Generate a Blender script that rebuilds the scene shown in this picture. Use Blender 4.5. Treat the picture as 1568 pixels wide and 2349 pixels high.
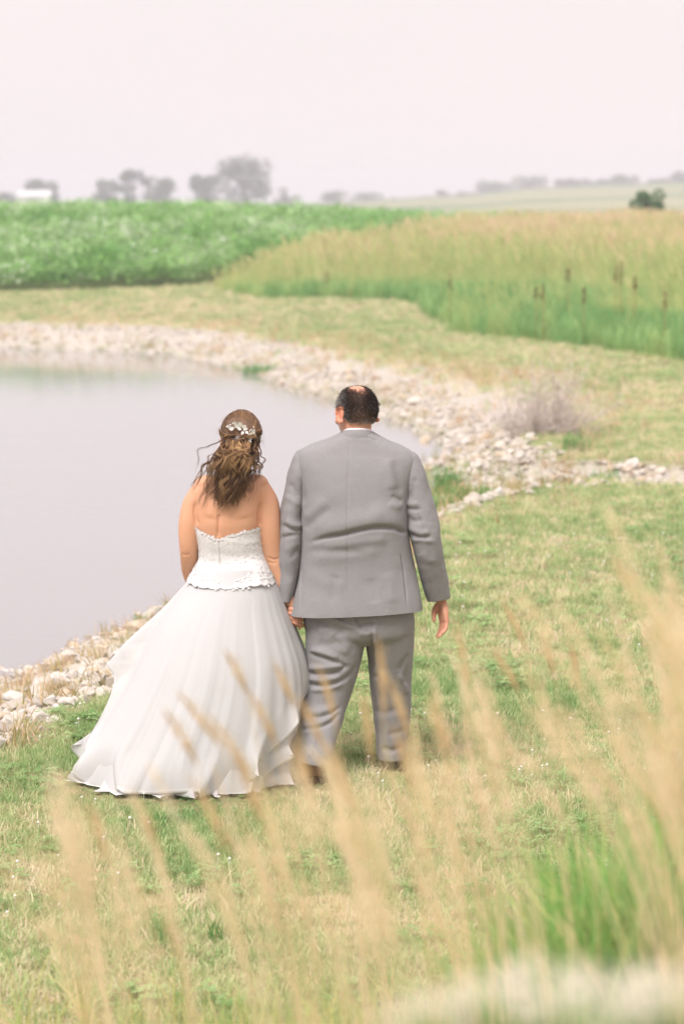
import bpy, bmesh, math
import numpy as np
from mathutils import Vector, Matrix

R = math.radians
scene = bpy.context.scene
col = scene.collection
for o in list(bpy.data.objects):
    bpy.data.objects.remove(o, do_unlink=True)

# ------------------------------------------------------------------ camera
CAM_Z = 2.65
PITCH = math.atan2(714.5, 5546.0)
cam_data = bpy.data.cameras.new('camera')
cam = bpy.data.objects.new('camera', cam_data)
col.objects.link(cam)
cam.location = (0, 0, CAM_Z)
cam.rotation_euler = (R(90) - PITCH, 0, 0)
cam_data.sensor_fit = 'VERTICAL'
cam_data.sensor_height = 36.0
cam_data.lens = 85.0
cam_data.clip_start = 0.05
cam_data.clip_end = 5000
cam_data.dof.use_dof = True
cam_data.dof.focus_distance = 11.0
cam_data.dof.aperture_fstop = 2.6
scene.camera = cam

# ------------------------------------------------------------------ overcast sky
SUN_EL, SUN_AZ = 56.0, -150.0          # azimuth measured from +Y towards +X
world = bpy.data.worlds.new('World')
scene.world = world
world.use_nodes = True
wn = world.node_tree.nodes
wl = world.node_tree.links
wn.clear()
w_out = wn.new('ShaderNodeOutputWorld')
w_sky = wn.new('ShaderNodeTexSky')
w_sky.sky_type = 'NISHITA'
w_sky.sun_disc = False
w_sky.sun_elevation = R(SUN_EL)
w_sky.sun_rotation = R(SUN_AZ)
w_sky.air_density = 1.0
w_sky.dust_density = 4.0
w_bg_sky = wn.new('ShaderNodeBackground')
w_bg_sky.inputs['Strength'].default_value = 0.06
wl.new(w_sky.outputs[0], w_bg_sky.inputs['Color'])
# the closed cloud deck over the clear sky
w_tc = wn.new('ShaderNodeTexCoord')
w_map = wn.new('ShaderNodeMapping')
w_map.inputs['Scale'].default_value = (1.0, 1.0, 3.6)
wl.new(w_tc.outputs['Generated'], w_map.inputs['Vector'])
w_noise = wn.new('ShaderNodeTexNoise')
w_noise.inputs['Scale'].default_value = 2.6
w_noise.inputs['Detail'].default_value = 4.0
w_noise.inputs['Roughness'].default_value = 0.5
wl.new(w_map.outputs[0], w_noise.inputs['Vector'])
w_ramp = wn.new('ShaderNodeValToRGB')
w_ramp.color_ramp.elements[0].position = 0.25
w_ramp.color_ramp.elements[0].color = (0.352, 0.320, 0.320, 1)
w_ramp.color_ramp.elements[1].position = 0.62
w_ramp.color_ramp.elements[1].color = (0.382, 0.342, 0.337, 1)
wl.new(w_noise.outputs[0], w_ramp.inputs[0])
w_bg_cloud = wn.new('ShaderNodeBackground')
wl.new(w_ramp.outputs[0], w_bg_cloud.inputs['Color'])
w_bg_cloud.inputs['Strength'].default_value = 1.0
w_mix = wn.new('ShaderNodeMixShader')
w_mix.inputs[0].default_value = 0.93
wl.new(w_bg_sky.outputs[0], w_mix.inputs[1])
wl.new(w_bg_cloud.outputs[0], w_mix.inputs[2])
wl.new(w_mix.outputs[0], w_out.inputs['Surface'])

sun_data = bpy.data.lights.new('sun', 'SUN')
sun_data.energy = 1.5
sun_data.angle = R(28)
sun_data.color = (1.0, 0.975, 0.95)
sun = bpy.data.objects.new('sun', sun_data)
col.objects.link(sun)
_sd = Vector((math.sin(R(SUN_AZ)) * math.cos(R(SUN_EL)), math.cos(R(SUN_AZ)) * math.cos(R(SUN_EL)), math.sin(R(SUN_EL))))
sun.rotation_euler = _sd.to_track_quat('Z', 'Y').to_euler()
sun.location = _sd * 60

# ------------------------------------------------------------------ exposure, sampling
vs = scene.view_settings
vs.view_transform = 'Standard'
vs.look = 'None'
vs.exposure = 1.48
vs.gamma = 1.0
vs.use_curve_mapping = False
scene.render.engine = 'CYCLES'
cy = scene.cycles
cy.use_denoising = True
try:
    cy.denoiser = 'OPENIMAGEDENOISE'
    cy.denoising_input_passes = 'RGB_ALBEDO_NORMAL'
except Exception:
    pass
cy.use_adaptive_sampling = True
cy.adaptive_threshold = 0.02
cy.max_bounces = 5
cy.diffuse_bounces = 2
cy.glossy_bounces = 3
cy.transmission_bounces = 4
cy.transparent_max_bounces = 12
cy.volume_bounces = 1
cy.caustics_reflective = False
cy.caustics_refractive = False
scene.render.film_transparent = False

# ------------------------------------------------------------------ helpers
F_PX = 5546.0          # focal length in the pixels of a 1568 x 2349 picture, used to turn measured sizes into metres
CP, SP = math.cos(PITCH), math.sin(PITCH)

def P(px, py, Y):
    """the place in the world, Y metres ahead of the photographer, for a measured direction"""
    u = (px - 784.0) / F_PX
    v = (1174.5 - py) / F_PX
    dy = CP + v * SP
    dz = -SP + v * CP
    s = Y / dy
    return np.array([u * s, Y, CAM_Z + dz * s])

def pix(V):
    """inverse of P for an array of points"""
    V = np.asarray(V, float)
    dz = V[:, 2] - CAM_Z
    f = V[:, 1] * CP - dz * SP
    up = V[:, 1] * SP + dz * CP
    return 784.0 + F_PX * V[:, 0] / f, 1174.5 - F_PX * up / f

def PZ(px, py, z):
    """point on the level z in a measured direction"""
    u = (px - 784.0) / F_PX
    v = (1174.5 - py) / F_PX
    dy = CP + v * SP
    dz = -SP + v * CP
    s = (z - CAM_Z) / dz
    return np.array([u * s, dy * s, z])

def smooth(a, b, x):
    t = np.clip((np.asarray(x, float) - a) / (b - a), 0, 1)
    return t * t * (3 - 2 * t)

def _hash(ix, iy, seed):
    n = (ix * 374761393 + iy * 668265263 + seed * 1442695041) & 0xFFFFFFFF
    n = ((n ^ (n >> 13)) * 1274126177) & 0xFFFFFFFF
    n = n ^ (n >> 16)
    return (n & 0xFFFFFF) / float(0xFFFFFF)

def vnoise(x, y, seed=0):
    x = np.asarray(x, float); y = np.asarray(y, float)
    ix = np.floor(x).astype(np.int64); iy = np.floor(y).astype(np.int64)
    fx = x - ix; fy = y - iy
    fx = fx * fx * (3 - 2 * fx); fy = fy * fy * (3 - 2 * fy)
    a = _hash(ix, iy, seed); b = _hash(ix + 1, iy, seed)
    c = _hash(ix, iy + 1, seed); d = _hash(ix + 1, iy + 1, seed)
    return (a * (1 - fx) + b * fx) * (1 - fy) + (c * (1 - fx) + d * fx) * fy

def fbm(x, y, seed=0, oct=4):
    s = 0; a = 0.5; t = 0
    for k in range(oct):
        s = s + a * vnoise(np.asarray(x) * 2 ** k, np.asarray(y) * 2 ** k, seed + 17 * k); t += a; a *= 0.5
    return s / t

def tag(o, label=None, cat=None, group=None, kind=None):
    if label: o['label'] = label
    if cat: o['category'] = cat
    if group: o['group'] = group
    if kind: o['kind'] = kind
    return o

def mesh_from(name, V, F, mat=None, smooth_shade=True):
    me = bpy.data.meshes.new(name)
    me.from_pydata([tuple(map(float, v)) for v in V], [], [tuple(int(i) for i in f) for f in F])
    if mat: me.materials.append(mat)
    if smooth_shade:
        me.polygons.foreach_set('use_smooth', np.ones(len(me.polygons), bool))
    me.update()
    return me

def link(name, me, parent=None):
    o = bpy.data.objects.new(name, me)
    col.objects.link(o)
    if parent is not None:
        o.parent = parent
        o.matrix_parent_inverse = parent.matrix_basis.inverted()
    return o

def thing(name, loc, label, cat, group=None):
    o = bpy.data.objects.new(name, None)
    o.empty_display_size = 0.1
    col.objects.link(o)
    o.location = loc
    return tag(o, label, cat, group)

class MB:
    def __init__(s): s.V = []; s.F = []; s.n = 0
    def add(s, V, F):
        V = np.asarray(V, float)
        s.V.append(V); s.F += [tuple(i + s.n for i in f) for f in F]; s.n += len(V)
    def arr(s): return np.concatenate(s.V)
    def mesh(s, name, mat=None, sm=True): return mesh_from(name, s.arr(), s.F, mat, sm)

def grid_faces(nr, nc, wrap=True):
    F = []
    m = nc if wrap else nc - 1
    for i in range(nr - 1):
        a = i * nc; b = (i + 1) * nc
        for j in range(m):
            k = (j + 1) % nc
            F.append((a + j, a + k, b + k, b + j))
    return F

def tube(path, rad, n=12, caps=True, sy=None):
    """closed tube along a path; rad per point (or pair)"""
    path = np.asarray(path, float); m = len(path)
    rad = np.broadcast_to(np.asarray(rad, float), (m,)) if np.ndim(rad) < 2 else np.asarray(rad)
    T = np.gradient(path, axis=0)
    T /= np.linalg.norm(T, axis=1)[:, None] + 1e-12
    ref = np.array([0, 0, 1.0]) if abs(T[0, 2]) < 0.8 else np.array([0, 1.0, 0])
    N = ref - T[0] * ref.dot(T[0]); N /= np.linalg.norm(N)
    V = []
    th = np.linspace(0, 2 * np.pi, n, endpoint=False)
    for i in range(m):
        N = N - T[i] * N.dot(T[i]); N /= np.linalg.norm(N) + 1e-12
        B = np.cross(T[i], N)
        r = rad[i]
        V.append(path[i] + r * (np.cos(th)[:, None] * N + np.sin(th)[:, None] * B))
    V = np.concatenate(V)
    F = grid_faces(m, n)
    if caps:
        F.append(tuple(range(n))[::-1])
        F.append(tuple(range((m - 1) * n, m * n)))
    return V, F

def smooth_path(pts, n):
    """Catmull-Rom through rows of numbers"""
    pts = np.asarray(pts, float); m = len(pts)
    t = np.linspace(0, m - 1, n)
    i = np.clip(np.floor(t).astype(int), 0, m - 2)
    f = (t - i)[:, None]
    p0 = pts[np.clip(i - 1, 0, m - 1)]; p1 = pts[i]; p2 = pts[i + 1]; p3 = pts[np.clip(i + 2, 0, m - 1)]
    return 0.5 * ((2 * p1) + (-p0 + p2) * f + (2 * p0 - 5 * p1 + 4 * p2 - p3) * f ** 2 + (-p0 + 3 * p1 - 3 * p2 + p3) * f ** 3)

def limb(pts, rads, n=14, m=24):
    """rounded, tapering limb through points"""
    a = smooth_path(np.column_stack([np.asarray(pts, float), np.asarray(rads, float)]), m)
    p, r = a[:, :3], np.maximum(a[:, 3], 0.002)
    d0 = p[0] - p[1]; d0 /= np.linalg.norm(d0) + 1e-9
    d1 = p[-1] - p[-2]; d1 /= np.linalg.norm(d1) + 1e-9
    pre = [(p[0] + d0 * r[0] * k, r[0] * math.sqrt(max(1 - k * k, 0.02))) for k in (0.95, 0.75, 0.45)]
    post = [(p[-1] + d1 * r[-1] * k, r[-1] * math.sqrt(max(1 - k * k, 0.02))) for k in (0.45, 0.75, 0.95)]
    pp = np.array([q[0] for q in pre] + list(p) + [q[0] for q in post])
    rr = np.array([q[1] for q in pre] + list(r) + [q[1] for q in post])
    return tube(pp, rr, n)

def ellipsoid(c, r, rot=None, nu=20, nv=12):
    V = [(0, 0, 1)]
    for i in range(1, nv):
        ph = math.pi * i / nv
        for j in range(nu):
            t = 2 * math.pi * j / nu
            V.append((math.sin(ph) * math.cos(t), math.sin(ph) * math.sin(t), math.cos(ph)))
    V.append((0, 0, -1))
    V = np.array(V) * np.array(r)
    if rot is not None: V = V @ np.array(rot).T
    V = V + np.array(c)
    F = [(0, 1 + j, 1 + (j + 1) % nu) for j in range(nu)]
    for i in range(nv - 2):
        for j in range(nu):
            a = 1 + i * nu + j; b = 1 + i * nu + (j + 1) % nu
            F.append((a, a + nu, b + nu, b))
    e = len(V) - 1; s = 1 + (nv - 2) * nu
    F += [(e, s + (j + 1) % nu, s + j) for j in range(nu)]
    return V, F

def fuse(name, mb, voxel, it=4, fac=0.5):
    """one continuous skin round overlapping closed pieces"""
    me = mb.mesh(name + '_pieces')
    o = bpy.data.objects.new(name + '_pieces', me)
    col.objects.link(o)
    m = o.modifiers.new('r', 'REMESH'); m.mode = 'VOXEL'; m.voxel_size = voxel; m.use_smooth_shade = True
    if it:
        s = o.modifiers.new('s', 'SMOOTH'); s.factor = fac; s.iterations = it
    dg = bpy.context.evaluated_depsgraph_get()
    dg.update()
    ev = o.evaluated_get(dg)
    out = bpy.data.meshes.new_from_object(ev, depsgraph=dg)
    out.name = name
    bpy.data.objects.remove(o, do_unlink=True)
    bpy.data.meshes.remove(me)
    out.materials.clear()
    out.polygons.foreach_set('use_smooth', np.ones(len(out.polygons), bool))
    return out

def get_co(me):
    a = np.empty(len(me.vertices) * 3, np.float32); me.vertices.foreach_get('co', a); return a.reshape(-1, 3).astype(float)
def get_no(me):
    a = np.empty(len(me.vertices) * 3, np.float32); me.vertices.foreach_get('normal', a); return a.reshape(-1, 3).astype(float)
def set_co(me, V):
    me.vertices.foreach_set('co', np.asarray(V, np.float32).ravel()); me.update()
def set_attr(me, name, vals):
    a = me.attributes.new(name, 'FLOAT', 'POINT'); a.data.foreach_set('value', np.asarray(vals, np.float32))

# ------------------------------------------------------------------ materials
def new_mat(name):
    m = bpy.data.materials.new(name); m.use_nodes = True
    nt = m.node_tree; nt.nodes.clear()
    out = nt.nodes.new('ShaderNodeOutputMaterial')
    return m, nt, out

def nd(nt, t, **kw):
    n = nt.nodes.new(t)
    for k, v in kw.items():
        setattr(n, k, v)
    return n

def ramp(nt, fac, stops):
    r = nt.nodes.new('ShaderNodeValToRGB')
    e = r.color_ramp.elements
    while len(e) < len(stops): e.new(0.5)
    for k, (p, c) in enumerate(stops):
        e[k].position = p; e[k].color = (c[0], c[1], c[2], 1)
    if fac is not None: nt.links.new(fac, r.inputs[0])
    return r

def noise(nt, scale, detail=4, rough=0.55, vec=None):
    n = nt.nodes.new('ShaderNodeTexNoise')
    n.inputs['Scale'].default_value = scale; n.inputs['Detail'].default_value = detail; n.inputs['Roughness'].default_value = rough
    if vec is not None: nt.links.new(vec, n.inputs['Vector'])
    return n

def mixc(nt, fac, a, b, mode='MIX'):
    m = nt.nodes.new('ShaderNodeMix'); m.data_type = 'RGBA'; m.blend_type = mode
    for s, v in ((m.inputs[0], fac), (m.inputs[6], a), (m.inputs[7], b)):
        if isinstance(v, (int, float)): s.default_value = v
        elif isinstance(v, (tuple, list)): s.default_value = (v[0], v[1], v[2], 1)
        else: nt.links.new(v, s)
    return m.outputs[2]

def principled(nt, out, color, rough=0.8, spec=0.3):
    b = nt.nodes.new('ShaderNodeBsdfPrincipled')
    if isinstance(color, (tuple, list)): b.inputs['Base Color'].default_value = (*color[:3], 1)
    else: nt.links.new(color, b.inputs['Base Color'])
    b.inputs['Roughness'].default_value = rough
    b.inputs['Specular IOR Level'].default_value = spec
    nt.links.new(b.outputs[0], out.inputs['Surface'])
    return b

def bump(nt, b, height, strength=0.3, dist=0.01):
    n = nt.nodes.new('ShaderNodeBump')
    n.inputs['Strength'].default_value = strength; n.inputs['Distance'].default_value = dist
    nt.links.new(height, n.inputs['Height']); nt.links.new(n.outputs[0], b.inputs['Normal'])
    return n

def mat_leaf(name, stops, trans=0.35, rough=0.6, src='INSTANCER', attr='tint'):
    """leaf and blade material: colour by a number carried by each plant, light passes through"""
    m, nt, out = new_mat(name)
    a = nd(nt, 'ShaderNodeAttribute', attribute_type=src, attribute_name=attr)
    r = ramp(nt, a.outputs['Fac'], stops)
    b = nd(nt, 'ShaderNodeBsdfPrincipled')
    b.inputs['Roughness'].default_value = rough; b.inputs['Specular IOR Level'].default_value = 0.25
    t = nd(nt, 'ShaderNodeBsdfTranslucent')
    nt.links.new(r.outputs[0], b.inputs['Base Color']); nt.links.new(r.outputs[0], t.inputs['Color'])
    x = nd(nt, 'ShaderNodeMixShader'); x.inputs[0].default_value = trans
    nt.links.new(b.outputs[0], x.inputs[1]); nt.links.new(t.outputs[0], x.inputs[2])
    nt.links.new(x.outputs[0], out.inputs['Surface'])
    return m

def mat_plain(name, c, rough=0.8, spec=0.2, nscale=None, var=0.12):
    m, nt, out = new_mat(name)
    if nscale:
        tc = nd(nt, 'ShaderNodeTexCoord')
        n = noise(nt, nscale, 4, 0.6, tc.outputs['Object'])
        r = ramp(nt, n.outputs[0], [(0.3, [v * (1 - var) for v in c]), (0.7, [min(1, v * (1 + var)) for v in c])])
        principled(nt, out, r.outputs[0], rough, spec)
    else:
        principled(nt, out, c, rough, spec)
    return m

# ------------------------------------------------------------------ scatter: many small plants kept as one object
def scatter(name, pts, rot, scl, idx, tint, sources, parent=None):
    """a mesh of points; every point carries one of the source plants"""
    me = bpy.data.meshes.new(name)
    me.vertices.add(len(pts))
    me.vertices.foreach_set('co', np.asarray(pts, np.float32).ravel())
    a = me.attributes.new('rot', 'FLOAT_VECTOR', 'POINT'); a.data.foreach_set('vector', np.asarray(rot, np.float32).ravel())
    s3 = np.asarray(scl, np.float32)
    if s3.ndim == 1: s3 = np.column_stack([s3, s3, s3])
    a = me.attributes.new('scl', 'FLOAT_VECTOR', 'POINT'); a.data.foreach_set('vector', s3.ravel())
    a = me.attributes.new('idx', 'INT', 'POINT'); a.data.foreach_set('value', np.asarray(idx, np.int32))
    a = me.attributes.new('tint', 'FLOAT', 'POINT'); a.data.foreach_set('value', np.asarray(tint, np.float32))
    o = link(name, me, parent)
    g = bpy.data.node_groups.new(name + '_nodes', 'GeometryNodeTree')
    g.interface.new_socket('Geometry', in_out='INPUT', socket_type='NodeSocketGeometry')
    g.interface.new_socket('Geometry', in_out='OUTPUT', socket_type='NodeSocketGeometry')
    N = g.nodes; L = g.links
    gi = N.new('NodeGroupInput'); go = N.new('NodeGroupOutput')
    join = N.new('GeometryNodeJoinGeometry')
    def attr(nm, t):
        n = N.new('GeometryNodeInputNamedAttribute'); n.data_type = t; n.inputs['Name'].default_value = nm
        return n.outputs[0]
    ar, asc, ai = attr('rot', 'FLOAT_VECTOR'), attr('scl', 'FLOAT_VECTOR'), attr('idx', 'INT')
    for k, so in enumerate(sources):
        oi = N.new('GeometryNodeObjectInfo'); oi.inputs['Object'].default_value = so
        c = N.new('FunctionNodeCompare'); c.data_type = 'INT'; c.operation = 'EQUAL'
        L.new(ai, c.inputs[2]); c.inputs[3].default_value = k
        ip = N.new('GeometryNodeInstanceOnPoints')
        L.new(gi.outputs[0], ip.inputs['Points']); L.new(c.outputs[0], ip.inputs['Selection'])
        L.new(oi.outputs['Geometry'], ip.inputs['Instance'])
        L.new(ar, ip.inputs['Rotation']); L.new(asc, ip.inputs['Scale'])
        L.new(ip.outputs[0], join.inputs[0])
    L.new(join.outputs[0], go.inputs[0])
    m = o.modifiers.new('plants', 'NODES'); m.node_group = g
    return o

def source(name, me):
    return bpy.data.objects.new(name, me)      # a pattern for scatter, not placed in the scene itself

def blades(rng, n, h, w, spread, bend, seg=3, hvar=0.45, flop=0.0):
    """a tuft of bent tapering blades"""
    mb = MB()
    for _ in range(n):
        a = rng.uniform(0, 2 * np.pi); r = spread * math.sqrt(rng.uniform())
        base = np.array([r * math.cos(a), r * math.sin(a), -0.004])
        hh = h * (1 - hvar * rng.uniform()); ww = w * rng.uniform(0.6, 1.2)
        d = rng.uniform(0, 2 * np.pi); dv = np.array([math.cos(d), math.sin(d), 0])
        sd = rng.uniform(0, 2 * np.pi); sv = np.array([math.cos(sd), math.sin(sd), 0]) * ww
        b = bend * rng.uniform(0.2, 1.3); fl = flop * rng.uniform()
        V = []
        for k in range(seg + 1):
            t = k / seg
            p = base + np.array([0, 0, hh * (t - (0.35 * b + fl * 0.55) * t * t)]) + dv * hh * (b * t * t + fl * t)
            if k < seg:
                f = (1 - t * 0.6)
                V += [p - sv * f * 0.5, p + sv * f * 0.5]
            else:
                V += [p]
        F = [(2 * k, 2 * k + 1, 2 * k + 3, 2 * k + 2) for k in range(seg - 1)] + [(2 * seg - 2, 2 * seg - 1, 2 * seg)]
        mb.add(V, F)
    return mb
# ================================================================== the land
WATER = -0.55
SHORE = np.array([(-12.0, 1.0), (-6.5, 6.0), (-4.2, 10.6), (-2.95, 14.0), (-2.32, 16.2), (-1.95, 17.4), (-1.57, 18.6), (-1.05, 20.4), (-0.55, 23.0),
                  (0.05, 26.0), (0.55, 28.2), (1.05, 29.6), (1.34, 30.5), (1.30, 31.6), (1.03, 33.8), (0.58, 36.2), (0.10, 38.4),
                  (-0.6, 39.9), (-1.1, 42.0), (-1.75, 45.4), (-2.5, 47.4), (-3.5, 50.4), (-5.5, 52.2), (-8.0, 53.2), (-13, 54.5),
                  (-22, 53), (-32, 44), (-36, 30), (-30, 12), (-20, 2)])
CHANNEL = np.array([(0.95, 24.3), (1.8, 24.35), (2.7, 24.0), (3.6, 23.3), (4.6, 22.8), (7.0, 22.0), (10.0, 21.0)])
PRAIRIE = np.array([(40, 20), (9, 32), (6.4, 36.5), (5.5, 39.5), (4.0, 44.0), (2.35, 48.5), (2.0, 53), (1.75, 58.5), (0.3, 60.0), (-1.96, 60.5), (-3.0, 63), (-3.6, 66.5),
                    (-2.6, 69), (-1.1, 72.5), (0.95, 80), (3.35, 86.5), (6.3, 95.5), (14, 102), (40, 112), (80, 112), (80, 20)])
LIP = np.array([(-0.1, 19.3), (0.45, 19.9), (0.8, 20.4), (1.46, 21.8), (2.4, 22.6), (3.2, 22.7)])
CROP = np.array([(-3.9, 66.5), (-6.5, 64.3), (-9.4, 63), (-40, 57), (-60, 100), (-60, 118), (40, 118), (13, 103.5), (6.0, 97), (3.0, 87.8), (0.6, 81.2), (-1.5, 73.6), (-3.0, 70)])

def seg_dist(x, y, pts, closed=False):
    n = len(pts); d = np.full(np.shape(x), 1e9)
    for i in range(n if closed else n - 1):
        a = pts[i]; b = pts[(i + 1) % n]
        ab = b - a; l2 = ab.dot(ab)
        t = np.clip(((x - a[0]) * ab[0] + (y - a[1]) * ab[1]) / l2, 0, 1)
        d = np.minimum(d, np.hypot(x - a[0] - t * ab[0], y - a[1] - t * ab[1]))
    return d

def inside(x, y, pts):
    r = np.zeros(np.shape(x), bool); n = len(pts)
    for i in range(n):
        x0, y0 = pts[i]; x1, y1 = pts[(i + 1) % n]
        if y0 == y1: continue
        c = (y0 > y) != (y1 > y)
        r ^= c & (x < (x1 - x0) * (y - y0) / (y1 - y0) + x0)
    return r

def pond_d(x, y):
    x = np.asarray(x, float); y = np.asarray(y, float)
    d = seg_dist(x, y, SHORE, True)
    return np.where(inside(x, y, SHORE), -d, d)

def land_z(x, y, d=None):
    x = np.asarray(x, float); y = np.asarray(y, float)
    a = x / np.maximum(y, 20.0)
    z = 1.05 * (1 - smooth(1.2, 7.6, y))                      # the photographer stands on a bank
    z = z + 0.22 * np.exp(-(((x - 1.15) / 0.8) ** 2 + ((y - 5.2) / 1.0) ** 2))
    z = z + 0.12 * smooth(20, 45, y) + 0.10 * smooth(40, 62, y)
    crest = np.interp(a, [-0.2, -0.05, 0.0, 0.04, 0.09, 0.2], [1.72, 1.72, 1.50, 1.28, 1.12, 1.12])
    z = z + (crest - 0.2) * smooth(59, 99, y)
    z = z - (crest + 1.6) * smooth(114, 240, y)
    far = np.interp(a, [-0.2, -0.03, 0.015, 0.055, 0.075, 0.15, 0.4], [2.2, 2.2, 4.6, 6.4, 8.6, 11.2, 12.5])
    z = z + far * smooth(330, 900, y) - 5.0 * smooth(905, 1000, y)
    z = z + 0.05 * (fbm(x * 0.35, y * 0.35, 5) - 0.5) * smooth(4, 9, np.hypot(x, y)) * (1 + smooth(60, 400, y) * 8)
    z = z + 0.028 * (fbm(x * 2.1, y * 2.1, 9) - 0.5)
    if d is None: d = pond_d(x, y)
    z = z - (0.26 * smooth(40, 46, y) + 0.16 * smooth(27, 33, y) * (1 - smooth(40, 46, y))) * (1 - smooth(0.5, 9, d)) * (d > 0)
    w = np.where(y < 20, 2.1, np.where(y > 42, 1.5, 1.75))
    top = z
    low = WATER - 0.03
    bank = low + (top - low) * (0.35 * np.clip(d / w, 0, 1) + 0.65 * smooth(0, w, d))
    z = np.where(d < 0, WATER - 0.03 - np.minimum(1.2, -d * 0.45), np.where(d < w, bank, z))
    ly_ = np.interp(x, LIP[:, 0], LIP[:, 1])
    z = z - 0.10 * smooth(0.0, 0.7, y - ly_) * (1 - smooth(26.5, 27.6, y)) * smooth(-0.2, 0.3, x) * (1 - smooth(1.5, 2.3, x)) * (d > 0)
    dc = seg_dist(x, y, CHANNEL)
    z = z - 0.36 * np.exp(-(dc / 0.55) ** 2) * smooth(-0.1, 0.8, d)
    return z

def zone(x, y):
    """0 mown, 1 tall prairie, 2 crop"""
    wob = 0.0
    return np.where(inside(x, y, PRAIRIE), 1, np.where(inside(x, y, CROP), 2, 0))

def axis(parts):
    out = [parts[0][0]]
    for a, b, n in parts: out += list(np.linspace(a, b, n + 1)[1:])
    return np.array(out)

gx = axis([(-1600, -300, 10), (-300, -60, 24), (-60, -14, 46), (-14, -5, 45), (-5, 6, 84), (6, 14, 36), (14, 60, 46), (60, 300, 40), (300, 1600, 12)])
gy = axis([(-300, -20, 8), (-20, 0, 20), (0, 6, 30), (6, 34, 168), (34, 70, 90), (70, 130, 60), (130, 420, 50), (420, 1050, 60), (1050, 1600, 8)])
GX, GY = np.meshgrid(gx, gy)
gxx, gyy = GX.ravel(), GY.ravel()
gd = pond_d(gxx, gyy)
GZ = land_z(gxx, gyy, gd)
me = mesh_from('ground', np.column_stack([gxx, gyy, GZ]), grid_faces(len(gy), len(gx), False))
zz = zone(gxx, gyy)
# colour of the soil, thatch and turf themselves, per place
far_f = smooth(200, 330, gyy)
set_attr(me, 'prairie', (zz == 1).astype(float))
set_attr(me, 'crop', (zz == 2).astype(float))
dc = seg_dist(gxx, gyy, CHANNEL)
set_attr(me, 'stony', np.maximum(1 - smooth(1.2, 2.0, gd), (1 - smooth(0.5, 1.1, dc)) * (gd > 0)))
set_attr(me, 'far', far_f)

gm, nt, out = new_mat('turf')
tc = nd(nt, 'ShaderNodeTexCoord')
n1 = noise(nt, 0.55, 5, 0.6, tc.outputs['Object'])
n2 = noise(nt, 9.0, 5, 0.65, tc.outputs['Object'])
n3 = noise(nt, 60.0, 3, 0.6, tc.outputs['Object'])
turf_a = ramp(nt, n1.outputs[0], [(0.35, (0.20, 0.19, 0.085)), (0.5, (0.30, 0.25, 0.135)), (0.68, (0.23, 0.23, 0.10))])
turf_b = ramp(nt, n2.outputs[0], [(0.3, (0.14, 0.13, 0.06)), (0.7, (0.40, 0.34, 0.20))])
c = mixc(nt, 0.5, turf_a.outputs[0], turf_b.outputs[0])
def gattr(n):
    a = nd(nt, 'ShaderNodeAttribute', attribute_type='GEOMETRY', attribute_name=n); return a.outputs['Fac']
c = mixc(nt, gattr('prairie'), c, (0.30, 0.27, 0.10))
c = mixc(nt, gattr('crop'), c, (0.13, 0.17, 0.06))
stone_r = ramp(nt, n3.outputs[0], [(0.3, (0.36, 0.32, 0.27)), (0.7, (0.62, 0.57, 0.51))])
c = mixc(nt, gattr('stony'), c, stone_r.outputs[0])
nf = nd(nt, 'ShaderNodeMapping'); nf.inputs['Scale'].default_value = (0.004, 0.014, 0.0)
nt.links.new(tc.outputs['Object'], nf.inputs['Vector'])
nfar = noise(nt, 1.0, 2, 0.5, nf.outputs[0])
farc = ramp(nt, nfar.outputs[0], [(0.36, (0.11, 0.17, 0.06)), (0.5, (0.20, 0.24, 0.10)), (0.62, (0.33, 0.31, 0.15))])
c = mixc(nt, gattr('far'), c, farc.outputs[0])
b = principled(nt, out, c, 0.95, 0.1)
bump(nt, b, n3.outputs[0], 0.6, 0.02)
me.materials.append(gm)
ground = tag(link('ground', me), 'grassy ground round the pond and the far fields', kind='structure')

# ------------------------------------------------------------------ water
ws = np.array([(-60, 0), (3.0, 0), (3.0, 58), (-60, 58)])
wx = np.linspace(-45, 3.2, 60); wy = np.linspace(-2, 58, 70)
WX, WY = np.meshgrid(wx, wy)
wm = mesh_from('pond_water', np.column_stack([WX.ravel(), WY.ravel(), np.full(WX.size, WATER)]), grid_faces(70, 60, False))
mw, nt, out = new_mat('water')
tc = nd(nt, 'ShaderNodeTexCoord')
mp = nd(nt, 'ShaderNodeMapping'); mp.inputs['Scale'].default_value = (1.0, 2.6, 1.0); mp.inputs['Rotation'].default_value = (0, 0, R(12))
nt.links.new(tc.outputs['Object'], mp.inputs['Vector'])
na = noise(nt, 2.2, 4, 0.6, mp.outputs[0])
nb = noise(nt, 0.35, 3, 0.5, mp.outputs[0])
b = principled(nt, out, (0.30, 0.285, 0.29), 0.03, 0.5)
b.inputs['IOR'].default_value = 1.333
ad = nd(nt, 'ShaderNodeMath', operation='MULTIPLY_ADD'); nt.links.new(nb.outputs[0], ad.inputs[0]); ad.inputs[1].default_value = 1.5
nt.links.new(na.outputs[0], ad.inputs[2])
bump(nt, b, ad.outputs[0], 0.09, 0.02)
wm.materials.append(mw)
tag(link('pond_water', wm), 'still pale pond water mirroring the cloudy sky', kind='structure')
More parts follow.
